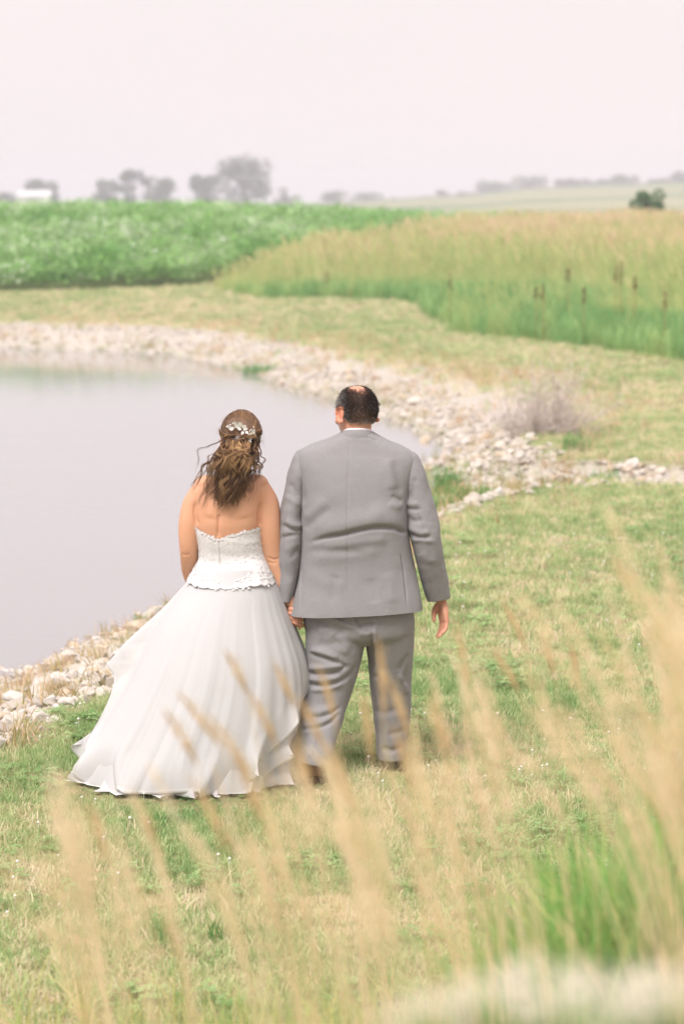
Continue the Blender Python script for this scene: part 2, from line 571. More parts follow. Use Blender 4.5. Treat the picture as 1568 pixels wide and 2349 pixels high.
# ================================================================== limestone riprap
rng = np.random.default_rng(11)
ms, nt, out = new_mat('limestone')
tc = nd(nt, 'ShaderNodeTexCoord'); oi = nd(nt, 'ShaderNodeObjectInfo')
n1 = noise(nt, 9.0, 6, 0.65, tc.outputs['Object'])
r1 = ramp(nt, n1.outputs[0], [(0.25, (0.42, 0.375, 0.325)), (0.5, (0.63, 0.585, 0.54)), (0.75, (0.74, 0.70, 0.66))])
r2 = ramp(nt, oi.outputs['Random'], [(0.0, (0.62, 0.58, 0.54)), (0.25, (0.95, 0.90, 0.84)), (0.7, (1, 1, 1)), (0.93, (0.9, 0.78, 0.62))])
c = mixc(nt, 1.0, r1.outputs[0], r2.outputs[0], 'MULTIPLY')
b = principled(nt, out, c, 0.9, 0.2)
n4 = noise(nt, 60, 4, 0.6, tc.outputs['Object'])
bump(nt, b, n4.outputs[0], 0.5, 0.01)

def rock_mesh(k):
    r = np.random.default_rng(100 + k)
    pts = r.normal(size=(13, 3)); pts /= np.linalg.norm(pts, axis=1)[:, None]
    pts *= r.uniform(0.8, 1.0, (13, 1))
    pts *= np.array([1.0, r.uniform(0.62, 0.9), r.uniform(0.42, 0.66)]) * 0.5
    bm = bmesh.new()
    for p in pts: bm.verts.new(p)
    res = bmesh.ops.convex_hull(bm, input=bm.verts)
    bmesh.ops.delete(bm, geom=[v for v in bm.verts if not v.link_faces], context='VERTS')
    bmesh.ops.bevel(bm, geom=list(bm.edges), offset=0.035, segments=1, affect='EDGES', clamp_overlap=True) if k < 3 else None
    m = bpy.data.meshes.new('stone'); bm.to_mesh(m); bm.free()
    m.materials.append(ms)
    return m
ROCKS = [rock_mesh(k) for k in range(9)]
rock_src = [source('stone_pattern', m) for m in ROCKS]

def rock_points(n, box, keep):
    x = rng.uniform(box[0], box[1], n); y = rng.uniform(box[2], box[3], n)
    d = pond_d(x, y); k = keep(x, y, d)
    x, y, d = x[k], y[k], d[k]
    return np.column_stack([x, y, land_z(x, y, d)]), d

def big_small(name, label, pts, size, nbig, seen=None):
    """a bank of stones: the largest in view as stones of their own, the rest as fill"""
    root = bpy.data.objects.new(name, None); col.objects.link(root)
    root.location = pts[len(pts) // 2]
    tag(root, label, kind='structure')
    rot = np.column_stack([rng.uniform(-0.45, 0.45, len(pts)), rng.uniform(-0.45, 0.45, len(pts)), rng.uniform(0, 6.28, len(pts))])
    idx = rng.integers(0, len(ROCKS), len(pts))
    app = size / pts[:, 1] + (0 if seen is None else np.where(seen, 1, 0))
    order = np.argsort(-app)
    pts = pts.copy(); pts[:, 2] += size * rng.uniform(-0.02, 0.28, len(pts))
    for i in order[:nbig]:
        o = bpy.data.objects.new('stone', ROCKS[idx[i]]); col.objects.link(o)
        o.parent = root; o.matrix_parent_inverse = root.matrix_basis.inverted()
        o.location = pts[i]; o.rotation_euler = rot[i]; o.scale = (size[i],) * 3
    r = order[nbig:]
    f = scatter('stone_fill', pts[r], rot[r], size[r], idx[r], rng.uniform(size=len(r)), rock_src, root)
    f['kind'] = 'stuff'
    return root

def in_view(p, m=60):
    a, b_ = pix(p); return (a > -m) & (a < 1568 + m) & (b_ > -m) & (b_ < 2349 + m)

# near bank, beside and behind the bride
def keep_near(x, y, d):
    lim = 2.05 + 0.5 * (fbm(x * 1.3, y * 1.3, 3) - 0.5) * 2 - 0.5 * smooth(16.5, 20, y)
    p = fbm(x * 2.3 + 7, y * 2.3, 8)
    return (d > -0.3) & (d < lim) & (rng.uniform(size=len(x)) < np.where(p > 0.62, 0.45, 1.0))
p1, d1 = rock_points(23000, (-5.5, 0.5, 9, 24.2), keep_near)
s1 = rng.lognormal(math.log(0.088), 0.38, len(p1)).clip(0.04, 0.24) * np.where(d1 > 0.5, 1.12, 0.9)
u, v = pix(p1)
seen1 = (u > -10) & (u < 300) & (v < 1720) & (p1[:, 1] > 10)
k = seen1 | (rng.uniform(size=len(p1)) < 0.45)
big_small('rock_bank', 'pale limestone riprap on the near pond bank beside the dress', p1[k], s1[k], 290, seen1[k])

# far and side bank
def keep_far(x, y, d):
    lim = np.where(y > 44, 1.25, 1.0 + 0.9 * smooth(34, 28, y)) + 0.8 * (fbm(x * 0.9, y * 0.9, 31) - 0.5)
    return (d > -0.35) & (d < lim) & (y > 25.5)
p2, d2 = rock_points(84000, (-14, 4, 24.6, 58), keep_far)
s2 = rng.lognormal(math.log(0.080), 0.45, len(p2)).clip(0.035, 0.30) * np.interp(p2[:, 1], [30, 46], [1.0, 0.72])
seen2 = in_view(p2) & (p2[:, 1] < 40) & (p2[:, 0] > 0)
big_small('rock_shore', 'pale limestone riprap along the far shore and the cove', p2, s2, 290, seen2)

# stony drain running to the side
def keep_ch(x, y, d):
    dc = seg_dist(x, y, CHANNEL)
    pt = fbm(x * 1.5, y * 1.5, 77)
    lipd = y - np.interp(x, LIP[:, 0], LIP[:, 1]); near_lip = (lipd > -0.25) & (lipd < 0.22) & (x > 0.3) & ((x < 1.55) | (rng.uniform(size=len(x)) < 0.2)) & (x < 3.2)
    near_lip |= (lipd > 0) & (y < 26.5) & (x > 0.3) & (x < 2.3) & (d > 0.1) & (rng.uniform(size=len(x)) < 0.02 + 0.5 * smooth(1.0, 1.5, x) * smooth(22.6, 23.6, y))
    return ((dc < 0.75) & (d > 0.0) & (rng.uniform(size=len(x)) < np.where(pt > 0.47, 0.9, 0.22))) | (near_lip & (d > -0.1))
p3, d3 = rock_points(22000, (0.2, 9.5, 19.0, 26), keep_ch)
s3 = rng.lognormal(math.log(0.085), 0.4, len(p3)).clip(0.035, 0.22)
big_small('rock_drain', 'stony drain of pale rubble crossing the grass behind the groom', p3, s3, 200, in_view(p3))
# ================================================================== grass and crops
rng = np.random.default_rng(21)
GREEN = [(0.0, (0.22, 0.38, 0.13)), (0.3, (0.41, 0.55, 0.24)), (0.55, (0.61, 0.66, 0.35)), (0.75, (0.79, 0.70, 0.44)), (1.0, (0.88, 0.75, 0.56))]
m_grass = mat_leaf('grass_blade', GREEN, 0.38)
lawn_src = []
for k in range(3): lawn_src.append(source('turf_pattern', blades(rng, 13, 0.052, 0.0042, 0.038, 0.55).mesh('turf', m_grass)))
for k in range(2): lawn_src.append(source('turf_pattern', blades(rng, 12, 0.034, 0.0040, 0.045, 0.4, flop=1.7).mesh('turf', m_grass)))
def clover():
    mb = MB()
    for _ in range(9):
        a = rng.uniform(0, 6.28); r = 0.04 * math.sqrt(rng.uniform()); h = rng.uniform(0.025, 0.055)
        c = np.array([r * math.cos(a), r * math.sin(a), h])
        for q in range(3):
            t = q * 2.094 + a; d = np.array([math.cos(t), math.sin(t), 0.25 * rng.uniform(-1, 1)]); s = np.array([-math.sin(t), math.cos(t), 0])
            mb.add([c, c + d * 0.008 + s * 0.006, c + d * 0.014, c + d * 0.008 - s * 0.006], [(0, 1, 2, 3)])
    return mb.mesh('turf', m_grass)
lawn_src.append(source('turf_pattern', clover()))
lawn_src.append(source('turf_pattern', blades(rng, 6, 0.10, 0.005, 0.03, 0.5, 4).mesh('turf', m_grass)))

def wedge(n, y0, y1, half=0.158, pad=0.5):
    """random places over the part of the land that can be seen between two distances"""
    y = np.sqrt(rng.uniform(y0 * y0, y1 * y1, n))
    x = rng.uniform(-1, 1, n) * (half * y + pad)
    return x, y

def lawn_band(n, y0, y1, s):
    x, y = wedge(n, y0, y1)
    d = pond_d(x, y); dc = seg_dist(x, y, CHANNEL)
    edge = np.where(y < 20, 1.85, 1.3) + 0.8 * (fbm(x * 1.6, y * 1.6, 41) - 0.5)
    zn = zone(x, y)
    rk = rng.uniform(size=n)
    k = ((d > edge) | ((d > 0.55) & (rk < 0.09)) | ((d > 0.02) & (d < 0.5) & (rk < 0.05) & (y > 22))) & (zn == 0) & ((dc > 0.75) | (rk < 0.18)) & ((y < np.interp(x, LIP[:, 0], LIP[:, 1])) | (y > 28.0) | (x > np.interp(y, [20, 24, 28], [2.4, 2.3, 1.9])) | (x < -0.1) | (rk < 0.12))
    x, y, d, dc = x[k], y[k], d[k], dc[k]; m = len(x)
    pts = np.column_stack([x, y, land_z(x, y, d)])
    patch = fbm(x * 1.7 + 3, y * 1.7, 51, 4)
    wide = fbm(x * 0.25, y * 0.16 + 9, 52, 3)
    fine = fbm(x * 7, y * 7, 53, 2)
    dry = 0.57 + (0.95 - 0.3 * smooth(12, 20, y)) * (patch - 0.5) + (0.7 - 0.3 * smooth(12, 18, y)) * (wide - 0.5) + 0.45 * (fine - 0.5)
    dry += 0.10 * smooth(11, 8, y) - 0.03 * smooth(12, 16, y) * (1 - smooth(24, 30, y)) + 0.05 * smooth(30, 45, y)
    dry -= 0.14 * np.exp(-(((x + 1.0) / 0.6) ** 2 + ((y - 11.3) / 1.6) ** 2))
    dry += 0.12 * (1 - smooth(0.3, 1.2, np.minimum(d - 1.4, dc - 0.7)))
    tint = np.clip(dry + rng.normal(0, 0.27, m), 0, 1)
    idx = rng.integers(0, 3, m)
    idx = np.where((tint > 0.55) & (rng.uniform(size=m) < 0.62), rng.integers(3, 5, m), idx)
    idx = np.where((tint < 0.35) & (fbm(x * 2.2, y * 2.2, 61) > 0.58) & (rng.uniform(size=m) < 0.35), 5, idx)
    idx = np.where((rng.uniform(size=m) < 0.035), 6, idx)
    sc = s * rng.uniform(0.65, 1.35, m) * (0.75 + 0.6 * fine)
    under = (((x + 0.70) / 0.62) ** 2 + ((y - 10.95) / 0.62) ** 2 < 1) | ((np.abs(x + 0.12) < 0.12) & (np.abs(y - 10.85) < 0.2)) | ((np.abs(x - 0.22) < 0.1) & (np.abs(y - 11.2) < 0.2))
    sc = np.where(under, sc * 0.42, sc)
    rot = np.column_stack([rng.normal(0, 0.12, m), rng.normal(0, 0.12, m), rng.uniform(0, 6.28, m)])
    return pts, rot, sc, idx, tint
bands = [lawn_band(60000, 6.2, 14.5, 0.95), lawn_band(56000, 14.5, 31, 1.25), lawn_band(56000, 31, 76, 2.3)]
lawn = scatter('lawn_grass', *[np.concatenate([b_[k] for b_ in bands]) for k in range(5)], lawn_src)
tag(lawn, 'short mown grass, part green and part dry straw', 'grass', kind='stuff')

# clover blossoms in the turf
m_white = mat_plain('blossom_white', (0.78, 0.76, 0.70), 0.9)
V, F = ellipsoid((0, 0, 0.055), (0.0065, 0.0065, 0.006), None, 7, 5)
bl = MB(); bl.add(V, F); bl.add(*tube([(0, 0, 0), (0, 0, 0.05)], 0.0008, 3))
x, y = wedge(900, 8, 19); d = pond_d(x, y)
k = (d > 1.8) & (fbm(x * 1.1, y * 1.1, 61) > 0.5); x, y, d = x[k], y[k], d[k]
tag(scatter('clover_blossoms', np.column_stack([x, y, land_z(x, y, d)]), np.zeros((len(x), 3)), rng.uniform(0.7, 1.2, len(x)), np.zeros(len(x)), np.zeros(len(x)),
            [source('blossom_pattern', bl.mesh('blossom', m_white))]), 'tiny white clover blossoms in the turf', 'clover', kind='stuff')

# weeds and dry stems between the near stones
m_dry = mat_leaf('dry_blade', [(0.0, (0.22, 0.30, 0.09)), (0.35, (0.45, 0.40, 0.18)), (0.7, (0.62, 0.44, 0.24)), (1.0, (0.70, 0.52, 0.36))], 0.3)
dry_src = [source('weed_pattern', blades(rng, 9, 0.17, 0.006, 0.05, 0.5, 4).mesh('weed', m_dry)) for _ in range(3)]
x, y = wedge(5200, 11.5, 24); d = pond_d(x, y)
pp = fbm(x * 1.9 + 11, y * 1.9, 71, 3)
k = (d > 0.1) & (d < 2.3) & (pp > 0.50) & (x < 0.6); x, y, d, pp = x[k], y[k], d[k], pp[k]
tag(scatter('bank_weeds', np.column_stack([x, y, land_z(x, y, d) + 0.02]), np.column_stack([rng.normal(0, .25, len(x)), rng.normal(0, .25, len(x)), rng.uniform(0, 6, len(x))]),
            rng.uniform(0.6, 1.35, len(x)), rng.integers(0, 3, len(x)), np.clip(0.62 + rng.normal(0, 0.28, len(x)), 0, 1), dry_src),
    'dry brown weeds growing between the near stones', 'weeds', kind='stuff')
x, y = wedge(12000, 19.5, 56); d = pond_d(x, y); dc = seg_dist(x, y, CHANNEL)
pp = fbm(x * 1.1 + 11, y * 1.1, 72, 3)
pk = (y > np.interp(x, LIP[:, 0], LIP[:, 1]) + .15) & (y < 27) & (x > 0.1) & (x < np.interp(y, [20, 24.5, 27], [2.3, 2.0, 1.2])) & (d > -.1)
k = ((((d > -0.1) & (d < 2.9)) | (dc < 1.0)) & (d > -0.1) & (pp > 0.46) & (rng.uniform(size=len(x)) < 0.6)) | pk; x, y, d, pp, pk = x[k], y[k], d[k], pp[k], pk[k]
low = np.maximum(1 - smooth(0.1, 0.7, d), pk * rng.uniform(0, 1.2, len(x)))
tag(scatter('shore_weeds', np.column_stack([x, y, land_z(x, y, d)]), np.column_stack([rng.normal(0, .25, len(x)), rng.normal(0, .25, len(x)), rng.uniform(0, 6, len(x))]),
            rng.uniform(0.7, 1.7, len(x)), rng.integers(0, 3, len(x)), np.clip(0.72 - 0.6 * low + rng.normal(0, 0.2, len(x)), 0, 1), dry_src),
    'dry tan and green weeds fringing the far stones', 'weeds', kind='stuff')

# ------------------------------------------------------------------ tall prairie grass on the rise
m_prairie = mat_leaf('prairie_blade', [(0.0, (0.20, 0.40, 0.13)), (0.3, (0.36, 0.54, 0.20)), (0.55, (0.58, 0.64, 0.26)), (0.78, (0.78, 0.69, 0.37)), (1.0, (0.86, 0.69, 0.50))], 0.4)
def tall_tuft(h, n, plume):
    mb = blades(rng, n, h * 0.8, 0.016, 0.16, 0.55, 4)
    for _ in range(plume):
        a = rng.uniform(0, 6.28); r = 0.14 * rng.uniform(); hh = h * rng.uniform(0.8, 1.1)
        p = np.array([[r * math.cos(a), r * math.sin(a), 0], [r * math.cos(a) * 1.2 - 0.02, r * math.sin(a), hh * 0.75], [r * math.cos(a) * 1.4 - 0.09, r * math.sin(a), hh]])
        mb.add(*tube(smooth_path(p, 5), [0.003, 0.003, 0.004, 0.014, 0.004], 3))
    return mb.mesh('tall_grass', m_prairie, False)
pr_src = [source('tall_pattern', tall_tuft(0.95, 16, 3)) for _ in range(3)] + [source('tall_pattern', tall_tuft(0.7, 20, 0)) for _ in range(2)]
x, y = wedge(56000, 34, 112, 0.16, 1.0)
k = inside(x + 0.5 * (fbm(x * 0.5, y * 0.5, 81) - 0.5), y + 1.6 * (fbm(x * 0.4, y * 0.4, 82) - 0.5), PRAIRIE); x, y = x[k], y[k]; n = len(x)
de = seg_dist(x, y, PRAIRIE)
front = de * np.where(x > 1.9, 1, 0.7)
frontline = seg_dist(x, y, PRAIRIE[1:11])
dry = 0.58 + 0.55 * (fbm(x * 0.3, y * 0.12, 83) - 0.5) + 0.35 * (fbm(x * 1.2, y * 0.6, 84) - 0.5)
dry += 0.20 * smooth(66, 84, y) - 0.40 * (1 - smooth(0.0, 7.0, frontline + 5 * (fbm(x * 0.7, y * 0.3, 86) - 0.5))) + 0.20 * (1 - smooth(-1.5, 2.5, x)) * smooth(61, 64, y)
dry -= 0.14 * smooth(2.0, 6.0, x) * (1 - smooth(62, 84, y))
tint = np.clip(dry + rng.normal(0, 0.17, n), 0, 1)
idx = np.where(tint > 0.42, rng.integers(0, 3, n), rng.integers(3, 5, n))
sc = rng.uniform(0.7, 1.2, n) * (0.75 + 0.5 * fbm(x * 0.6, y * 0.4, 85)) * (0.5 + 0.5 * smooth(-3.8, -0.5, x))
tag(scatter('prairie_grass', np.column_stack([x, y, land_z(x, y)]), np.column_stack([rng.normal(0, .08, n), rng.normal(-.05, .08, n), rng.uniform(-0.6, 0.6, n)]), sc, idx, tint, pr_src),
    'tall unmown grass on the rise, tan seed heads over green', 'tall grass', kind='stuff')

# ------------------------------------------------------------------ the bean field
m_bean = mat_leaf('bean_leaf', [(0.0, (0.11, 0.30, 0.055)), (0.4, (0.22, 0.45, 0.10)), (0.7, (0.36, 0.56, 0.20)), (0.88, (0.54, 0.66, 0.40)), (1.0, (0.68, 0.74, 0.58))], 0.3, 0.45)
def bean(n, r, h):
    mb = MB()
    for _ in range(n):
        a = rng.uniform(0, 6.28); q = r * math.sqrt(rng.uniform()); z = h * (0.25 + 0.75 * rng.uniform() * (1 - 0.5 * (q / r) ** 2))
        c = np.array([q * math.cos(a), q * math.sin(a), z])
        t = rng.uniform(0, 6.28); d = np.array([math.cos(t), math.sin(t), rng.uniform(-0.8, 0.5)]); d /= np.linalg.norm(d)
        s = np.cross(d, [0, 0, 1]); s /= np.linalg.norm(s); w = rng.uniform(0.05, 0.10)
        mb.add([c, c + d * w * 0.9 + s * w * 0.55, c + d * w * 2.0, c + d * w * 0.9 - s * w * 0.55], [(0, 1, 2, 3)])
    return mb.mesh('bean_plant', m_bean, False)
be_src = [source('bean_pattern', bean(46, 0.34, 0.85)) for _ in range(4)]
rows = []
for rx in np.arange(-45, 40, 0.62):
    yy = np.arange(60, 119, 0.34) + rng.uniform(-0.1, 0.1)
    rows.append(np.column_stack([rx + 0.15 * (yy - 90) + rng.normal(0, 0.07, len(yy)), yy + rng.normal(0, 0.09, len(yy))]))
rw = np.concatenate(rows); x, y = rw[:, 0], rw[:, 1]
k = inside(x, y, CROP) & (np.abs(x) < 0.16 * y + 2) & (rng.uniform(size=len(x)) < 0.9); x, y = x[k], y[k]; n = len(x)
tint = np.clip(0.50 + 1.1 * (fbm(x * 0.45, y * 0.17, 91) - 0.5) + rng.normal(0, 0.24, n), 0, 1)
tag(scatter('bean_field', np.column_stack([x, y, land_z(x, y)]), np.column_stack([rng.normal(0, .1, n), rng.normal(0, .1, n), rng.uniform(0, 6.28, n)]),
            rng.uniform(0.8, 1.2, n) * (0.85 + 0.35 * fbm(x * 0.5, y * 0.3, 92)), rng.integers(0, 4, n), tint, be_src),
    'dense green bean crop in rows on the hill', 'crop', kind='stuff')
# ================================================================== far trees, barn, shrubs
rng = np.random.default_rng(33)
m_bark = mat_plain('bark', (0.13, 0.10, 0.075), 0.95, 0.1, 3.0, 0.3)
m_tree = mat_leaf('tree_leaf', [(0.0, (0.035, 0.07, 0.025)), (0.5, (0.065, 0.11, 0.04)), (1.0, (0.11, 0.16, 0.06))], 0.3, 0.6, 'GEOMETRY', 'shade')

def leaf_cloud(rng, lobes, n, size):
    V = []; F = []; sh = []
    vol = np.array([l[3] ** 2 for l in lobes]); vol /= vol.sum()
    which = rng.choice(len(lobes), n, p=vol)
    for i in range(n):
        c = lobes[which[i]]
        d = rng.normal(size=3); d /= np.linalg.norm(d)
        p = np.array(c[:3]) + d * c[3] * np.array([1, 1, 0.82]) * rng.uniform(0.35, 1.06) ** 0.6
        u_ = rng.normal(size=3); u_ /= np.linalg.norm(u_); w_ = np.cross(u_, rng.normal(size=3)); w_ /= np.linalg.norm(w_)
        s = size * rng.uniform(0.6, 1.4); k = len(V)
        V += [p - u_ * s, p + w_ * s * 0.55, p + u_ * s, p - w_ * s * 0.55]
        F.append((k, k + 1, k + 2, k + 3)); sh += [np.clip(0.5 + 0.28 * rng.normal(), 0, 1)] * 4
    return V, F, sh

def tree(name, base, h, w, label, group, lobes_n=9, n=1500, leaf=0.32, trunk_h=0.3, seed=0, lean=0.0, mat=m_tree, cat='tree'):
    r = np.random.default_rng(seed)
    root = thing(name, base, label, cat, group)
    mb = MB()
    top = np.array([lean * h, 0, h * 0.72])
    mb.add(*limb([(0, 0, -0.5), (0.02 * h, 0, h * 0.25), top * 0.6, top], [h * 0.028, h * 0.022, h * 0.016, h * 0.006], 8, 12))
    lobes = []
    for k in range(lobes_n):
        t = k / max(1, lobes_n - 1)
        z = h * (trunk_h + (0.95 - trunk_h) * (0.12 + 0.72 * r.uniform()))
        prof = math.sin(math.pi * min(0.96, max(0.1, (z / h - trunk_h * 0.6) / (1.02 - trunk_h * 0.6)))) ** 0.7
        a = r.uniform(0, 6.28); q = 0.5 * w * prof * r.uniform(0.25, 0.72)
        c = np.array([q * math.cos(a) + lean * z, q * math.sin(a), z]); rad = w * r.uniform(0.12, 0.21)
        c[2] = min(c[2], h - rad * 0.8)
        lobes.append((*c, rad))
        mb.add(*limb([top * r.uniform(0.35, 0.8), (top * 0.6 + c) / 2 + r.normal(size=3) * 0.03 * h, c], [h * 0.012, h * 0.008, h * 0.003], 6, 8))
    o = link('trunk', mb.mesh('trunk', m_bark)); o.parent = root
    V, F, sh = leaf_cloud(r, lobes, n, leaf)
    me = mesh_from('crown', V, F, mat, False); set_attr(me, 'shade', sh)
    o = link('crown', me); o.parent = root
    return root

def far_tree(px0, px1, ptop, Y, label, seed, group, name='tree', sink=0.0, n=2000, leaf=0.36, lobes=10, trunk_h=0.06):
    lobes = int(lobes * 1.6)
    c = (px0 + px1) / 2
    x = (c - 784) / F_PX * Y
    zb = float(land_z(np.array([x]), np.array([Y]))[0]) - sink
    zt = P(c, ptop, Y)[2]
    w = (px1 - px0) / F_PX * Y * 1.3
    return tree(name, (x, Y, zb), zt - zb, w, label, group, lobes, n, leaf, trunk_h, seed)

G1 = 'hazy trees beyond the bean field'
far_tree(-8, 50, 438, 640, 'low hazy bush cut by the picture edge beside the white barn', 1, G1, 'far_bush', n=700, lobes=6)
far_tree(62, 146, 405, 660, 'hazy tree rising over the white barn', 2, G1, lobes=8)
far_tree(222, 290, 402, 640, 'small hazy tree at the start of the wood, first after the barn', 3, G1, lobes=8)
far_tree(283, 345, 380, 650, 'slender hazy tree with forked crown next to the smallest tree', 4, G1, lobes=6)
far_tree(325, 420, 392, 635, 'broad hazy tree with rounded crown in the middle of the wood', 5, G1, lobes=11)
far_tree(428, 510, 385, 620, 'hazy tree touching the tallest tree', 6, G1, lobes=9, n=1800)
far_tree(500, 622, 352, 610, 'tallest and broadest hazy tree above the bean field', 7, G1, lobes=15, n=3000)
far_tree(622, 690, 428, 660, 'little hazy tree just past the tallest one', 8, G1, 'far_bush', n=800, lobes=6)
far_tree(728, 800, 437, 800, 'low hazy clump above the middle of the horizon', 9, G1, 'far_bush', n=800, lobes=7)
far_tree(795, 880, 441, 820, 'low wide hazy clump at the foot of the distant slope', 10, G1, 'far_bush', n=800, lobes=7)
far_tree(1000, 1035, 436, 860, 'tiny lone hazy tree on the distant slope', 11, G1, 'far_bush', n=400, lobes=4)
G2 = 'hazy trees along the distant ridge'
spec = [(1090, 1165, 413, 'first rounded tree of the distant ridge'), (1158, 1260, 402, 'widest tree of the distant ridge, dense and rounded'),
        (1272, 1335, 408, 'dark tree on the distant ridge with a gap before it'), (1325, 1400, 410, 'pale hazy tree after the dark one on the distant ridge'),
        (1390, 1460, 400, 'tall hazy tree of the distant ridge above the green shrub'), (1478, 1535, 410, 'hazy tree of the distant ridge past the green shrub'),
        (1530, 1590, 392, 'last tree of the distant ridge, cut by the picture edge')]
for k, (a0, a1, t, lb) in enumerate(spec):
    far_tree(a0, a1, t, 905, lb, 40 + k, G2, 'ridge_tree', sink=2.0, n=1100, lobes=9, leaf=0.5, trunk_h=0.12)

# low hedge clumps between them, one reading as a dark strip
for k, (a0, a1, t) in enumerate([(880, 960, 452), (940, 1010, 450), (1040, 1100, 440)]):
    far_tree(a0, a1, t, 840, ['low hazy hedge clump left of the lone tree', 'low hazy hedge clump under the lone tree', 'low hazy hedge clump between the lone tree and the ridge'][k],
             60 + k, G1, 'hedge_clump', n=500, lobes=7, leaf=0.4, trunk_h=0.02)

# white barn
bx, by = (88 - 784) / F_PX * 600, 600.0
bz = float(land_z(np.array([bx]), np.array([by]))[0])
barn = thing('barn', (bx, by, bz), 'long low white barn among the hazy trees', 'barn')
m_bw = mat_plain('barn_white', (0.80, 0.79, 0.79), 0.7); m_br = mat_plain('barn_roof', (0.72, 0.71, 0.72), 0.5); m_bd = mat_plain('barn_door', (0.25, 0.25, 0.27), 0.7)
L_, D_, H_, T_ = 3.7, 3.0, 3.3, 4.6
zb0 = P(88, 470, by)[2] - bz
H_ = P(88, 450, by)[2] - bz; T_ = P(88, 438, by)[2] - bz
mb = MB()
mb.add([(-L_, -D_, -1), (L_, -D_, -1), (L_, D_, -1), (-L_, D_, -1), (-L_, -D_, H_), (L_, -D_, H_), (L_, D_, H_), (-L_, D_, H_), (-L_, 0, T_ - .1), (L_, 0, T_ - .1)],
       [(0, 1, 5, 4), (1, 2, 6, 9, 5), (2, 3, 7, 6), (3, 0, 4, 8, 7)])
o = link('wall', mb.mesh('wall', m_bw, False)); o.parent = barn
mb = MB()
for s in (-1, 1):
    mb.add([(-L_ - .3, s * (D_ + .4), H_ - .1), (L_ + .3, s * (D_ + .4), H_ - .1), (L_ + .3, 0, T_), (-L_ - .3, 0, T_),
            (-L_ - .3, s * (D_ + .4), H_ + .05), (L_ + .3, s * (D_ + .4), H_ + .05), (L_ + .3, 0, T_ + .15), (-L_ - .3, 0, T_ + .15)],
           [(0, 1, 2, 3), (4, 5, 6, 7), (0, 1, 5, 4), (1, 2, 6, 5), (3, 0, 4, 7)])
o = link('roof', mb.mesh('roof', m_br, False)); o.parent = barn
mb = MB(); mb.add([(-1, -D_ - .06, -1), (1, -D_ - .06, -1), (1, -D_ - .06, H_ - .6), (-1, -D_ - .06, H_ - .6), (-1, -D_, -1), (1, -D_, -1), (1, -D_, H_ - .6), (-1, -D_, H_ - .6)],
                  [(0, 1, 2, 3), (0, 4, 5, 1), (1, 5, 6, 2), (3, 2, 6, 7), (0, 3, 7, 4)])
o = link('door', mb.mesh('door', m_bd, False)); o.parent = barn

# green shrub on the rise
m_shrub = mat_leaf('shrub_leaf', [(0.0, (0.05, 0.13, 0.045)), (0.5, (0.09, 0.20, 0.07)), (1.0, (0.16, 0.28, 0.10))], 0.3, 0.6, 'GEOMETRY', 'shade')
sx = (1480 - 784) / F_PX * 108
szb = float(land_z(np.array([sx]), np.array([108.]))[0])
tree('shrub', (sx, 108, szb), P(1480, 422, 108)[2] - szb, 1.75, 'lone rounded green shrub standing above the tall grass', None, 22, 2600, 0.07, 0.0, 73, 0.0, m_shrub, 'shrub')

# bare grey brush beside the cove
m_twig = mat_plain('dead_twig', (0.66, 0.57, 0.52), 0.95, 0.1, 8, 0.25)
bz_ = P(1245, 1040, 27.3)
bz_[2] = float(land_z(bz_[:1], bz_[1:2])[0])
root = thing('brush', tuple(bz_), 'bare grey-brown brush growing out of the stones beside the cove', 'bush')
r = np.random.default_rng(5)
stems = MB(); twigs = MB()
for k in range(140):
    a = r.uniform(0, 6.28); el = r.uniform(0.22, 1.35); L = r.uniform(0.45, 0.92)
    d = np.array([math.cos(a) * math.cos(el) * 1.05, math.sin(a) * math.cos(el), math.sin(el) * 0.92])
    p0 = np.array([r.normal(0, 0.13), r.normal(0, 0.11), -0.03])
    p = smooth_path([p0, p0 + d * L * 0.5 + r.normal(0, .03, 3), p0 + d * L + np.array([0, 0, 0.06 * L]) + r.normal(0, .04, 3)], 7)
    stems.add(*tube(p, np.linspace(0.0055, 0.0018, 7), 4))
    for q in range(11):
        i = r.integers(2, 7); pq = p[i]
        dd = d * 0.6 + r.normal(0, 0.55, 3); dd /= np.linalg.norm(dd); l2 = r.uniform(0.08, 0.25)
        twigs.add(*tube([pq, pq + dd * l2 * 0.5 + r.normal(0, .012, 3), pq + dd * l2], [0.0022, 0.0018, 0.001], 3))
o = link('stem', stems.mesh('stem', m_twig)); o.parent = root; o['kind'] = 'stuff'
o = link('twig', twigs.mesh('twig', m_twig)); o.parent = root; o['kind'] = 'stuff'

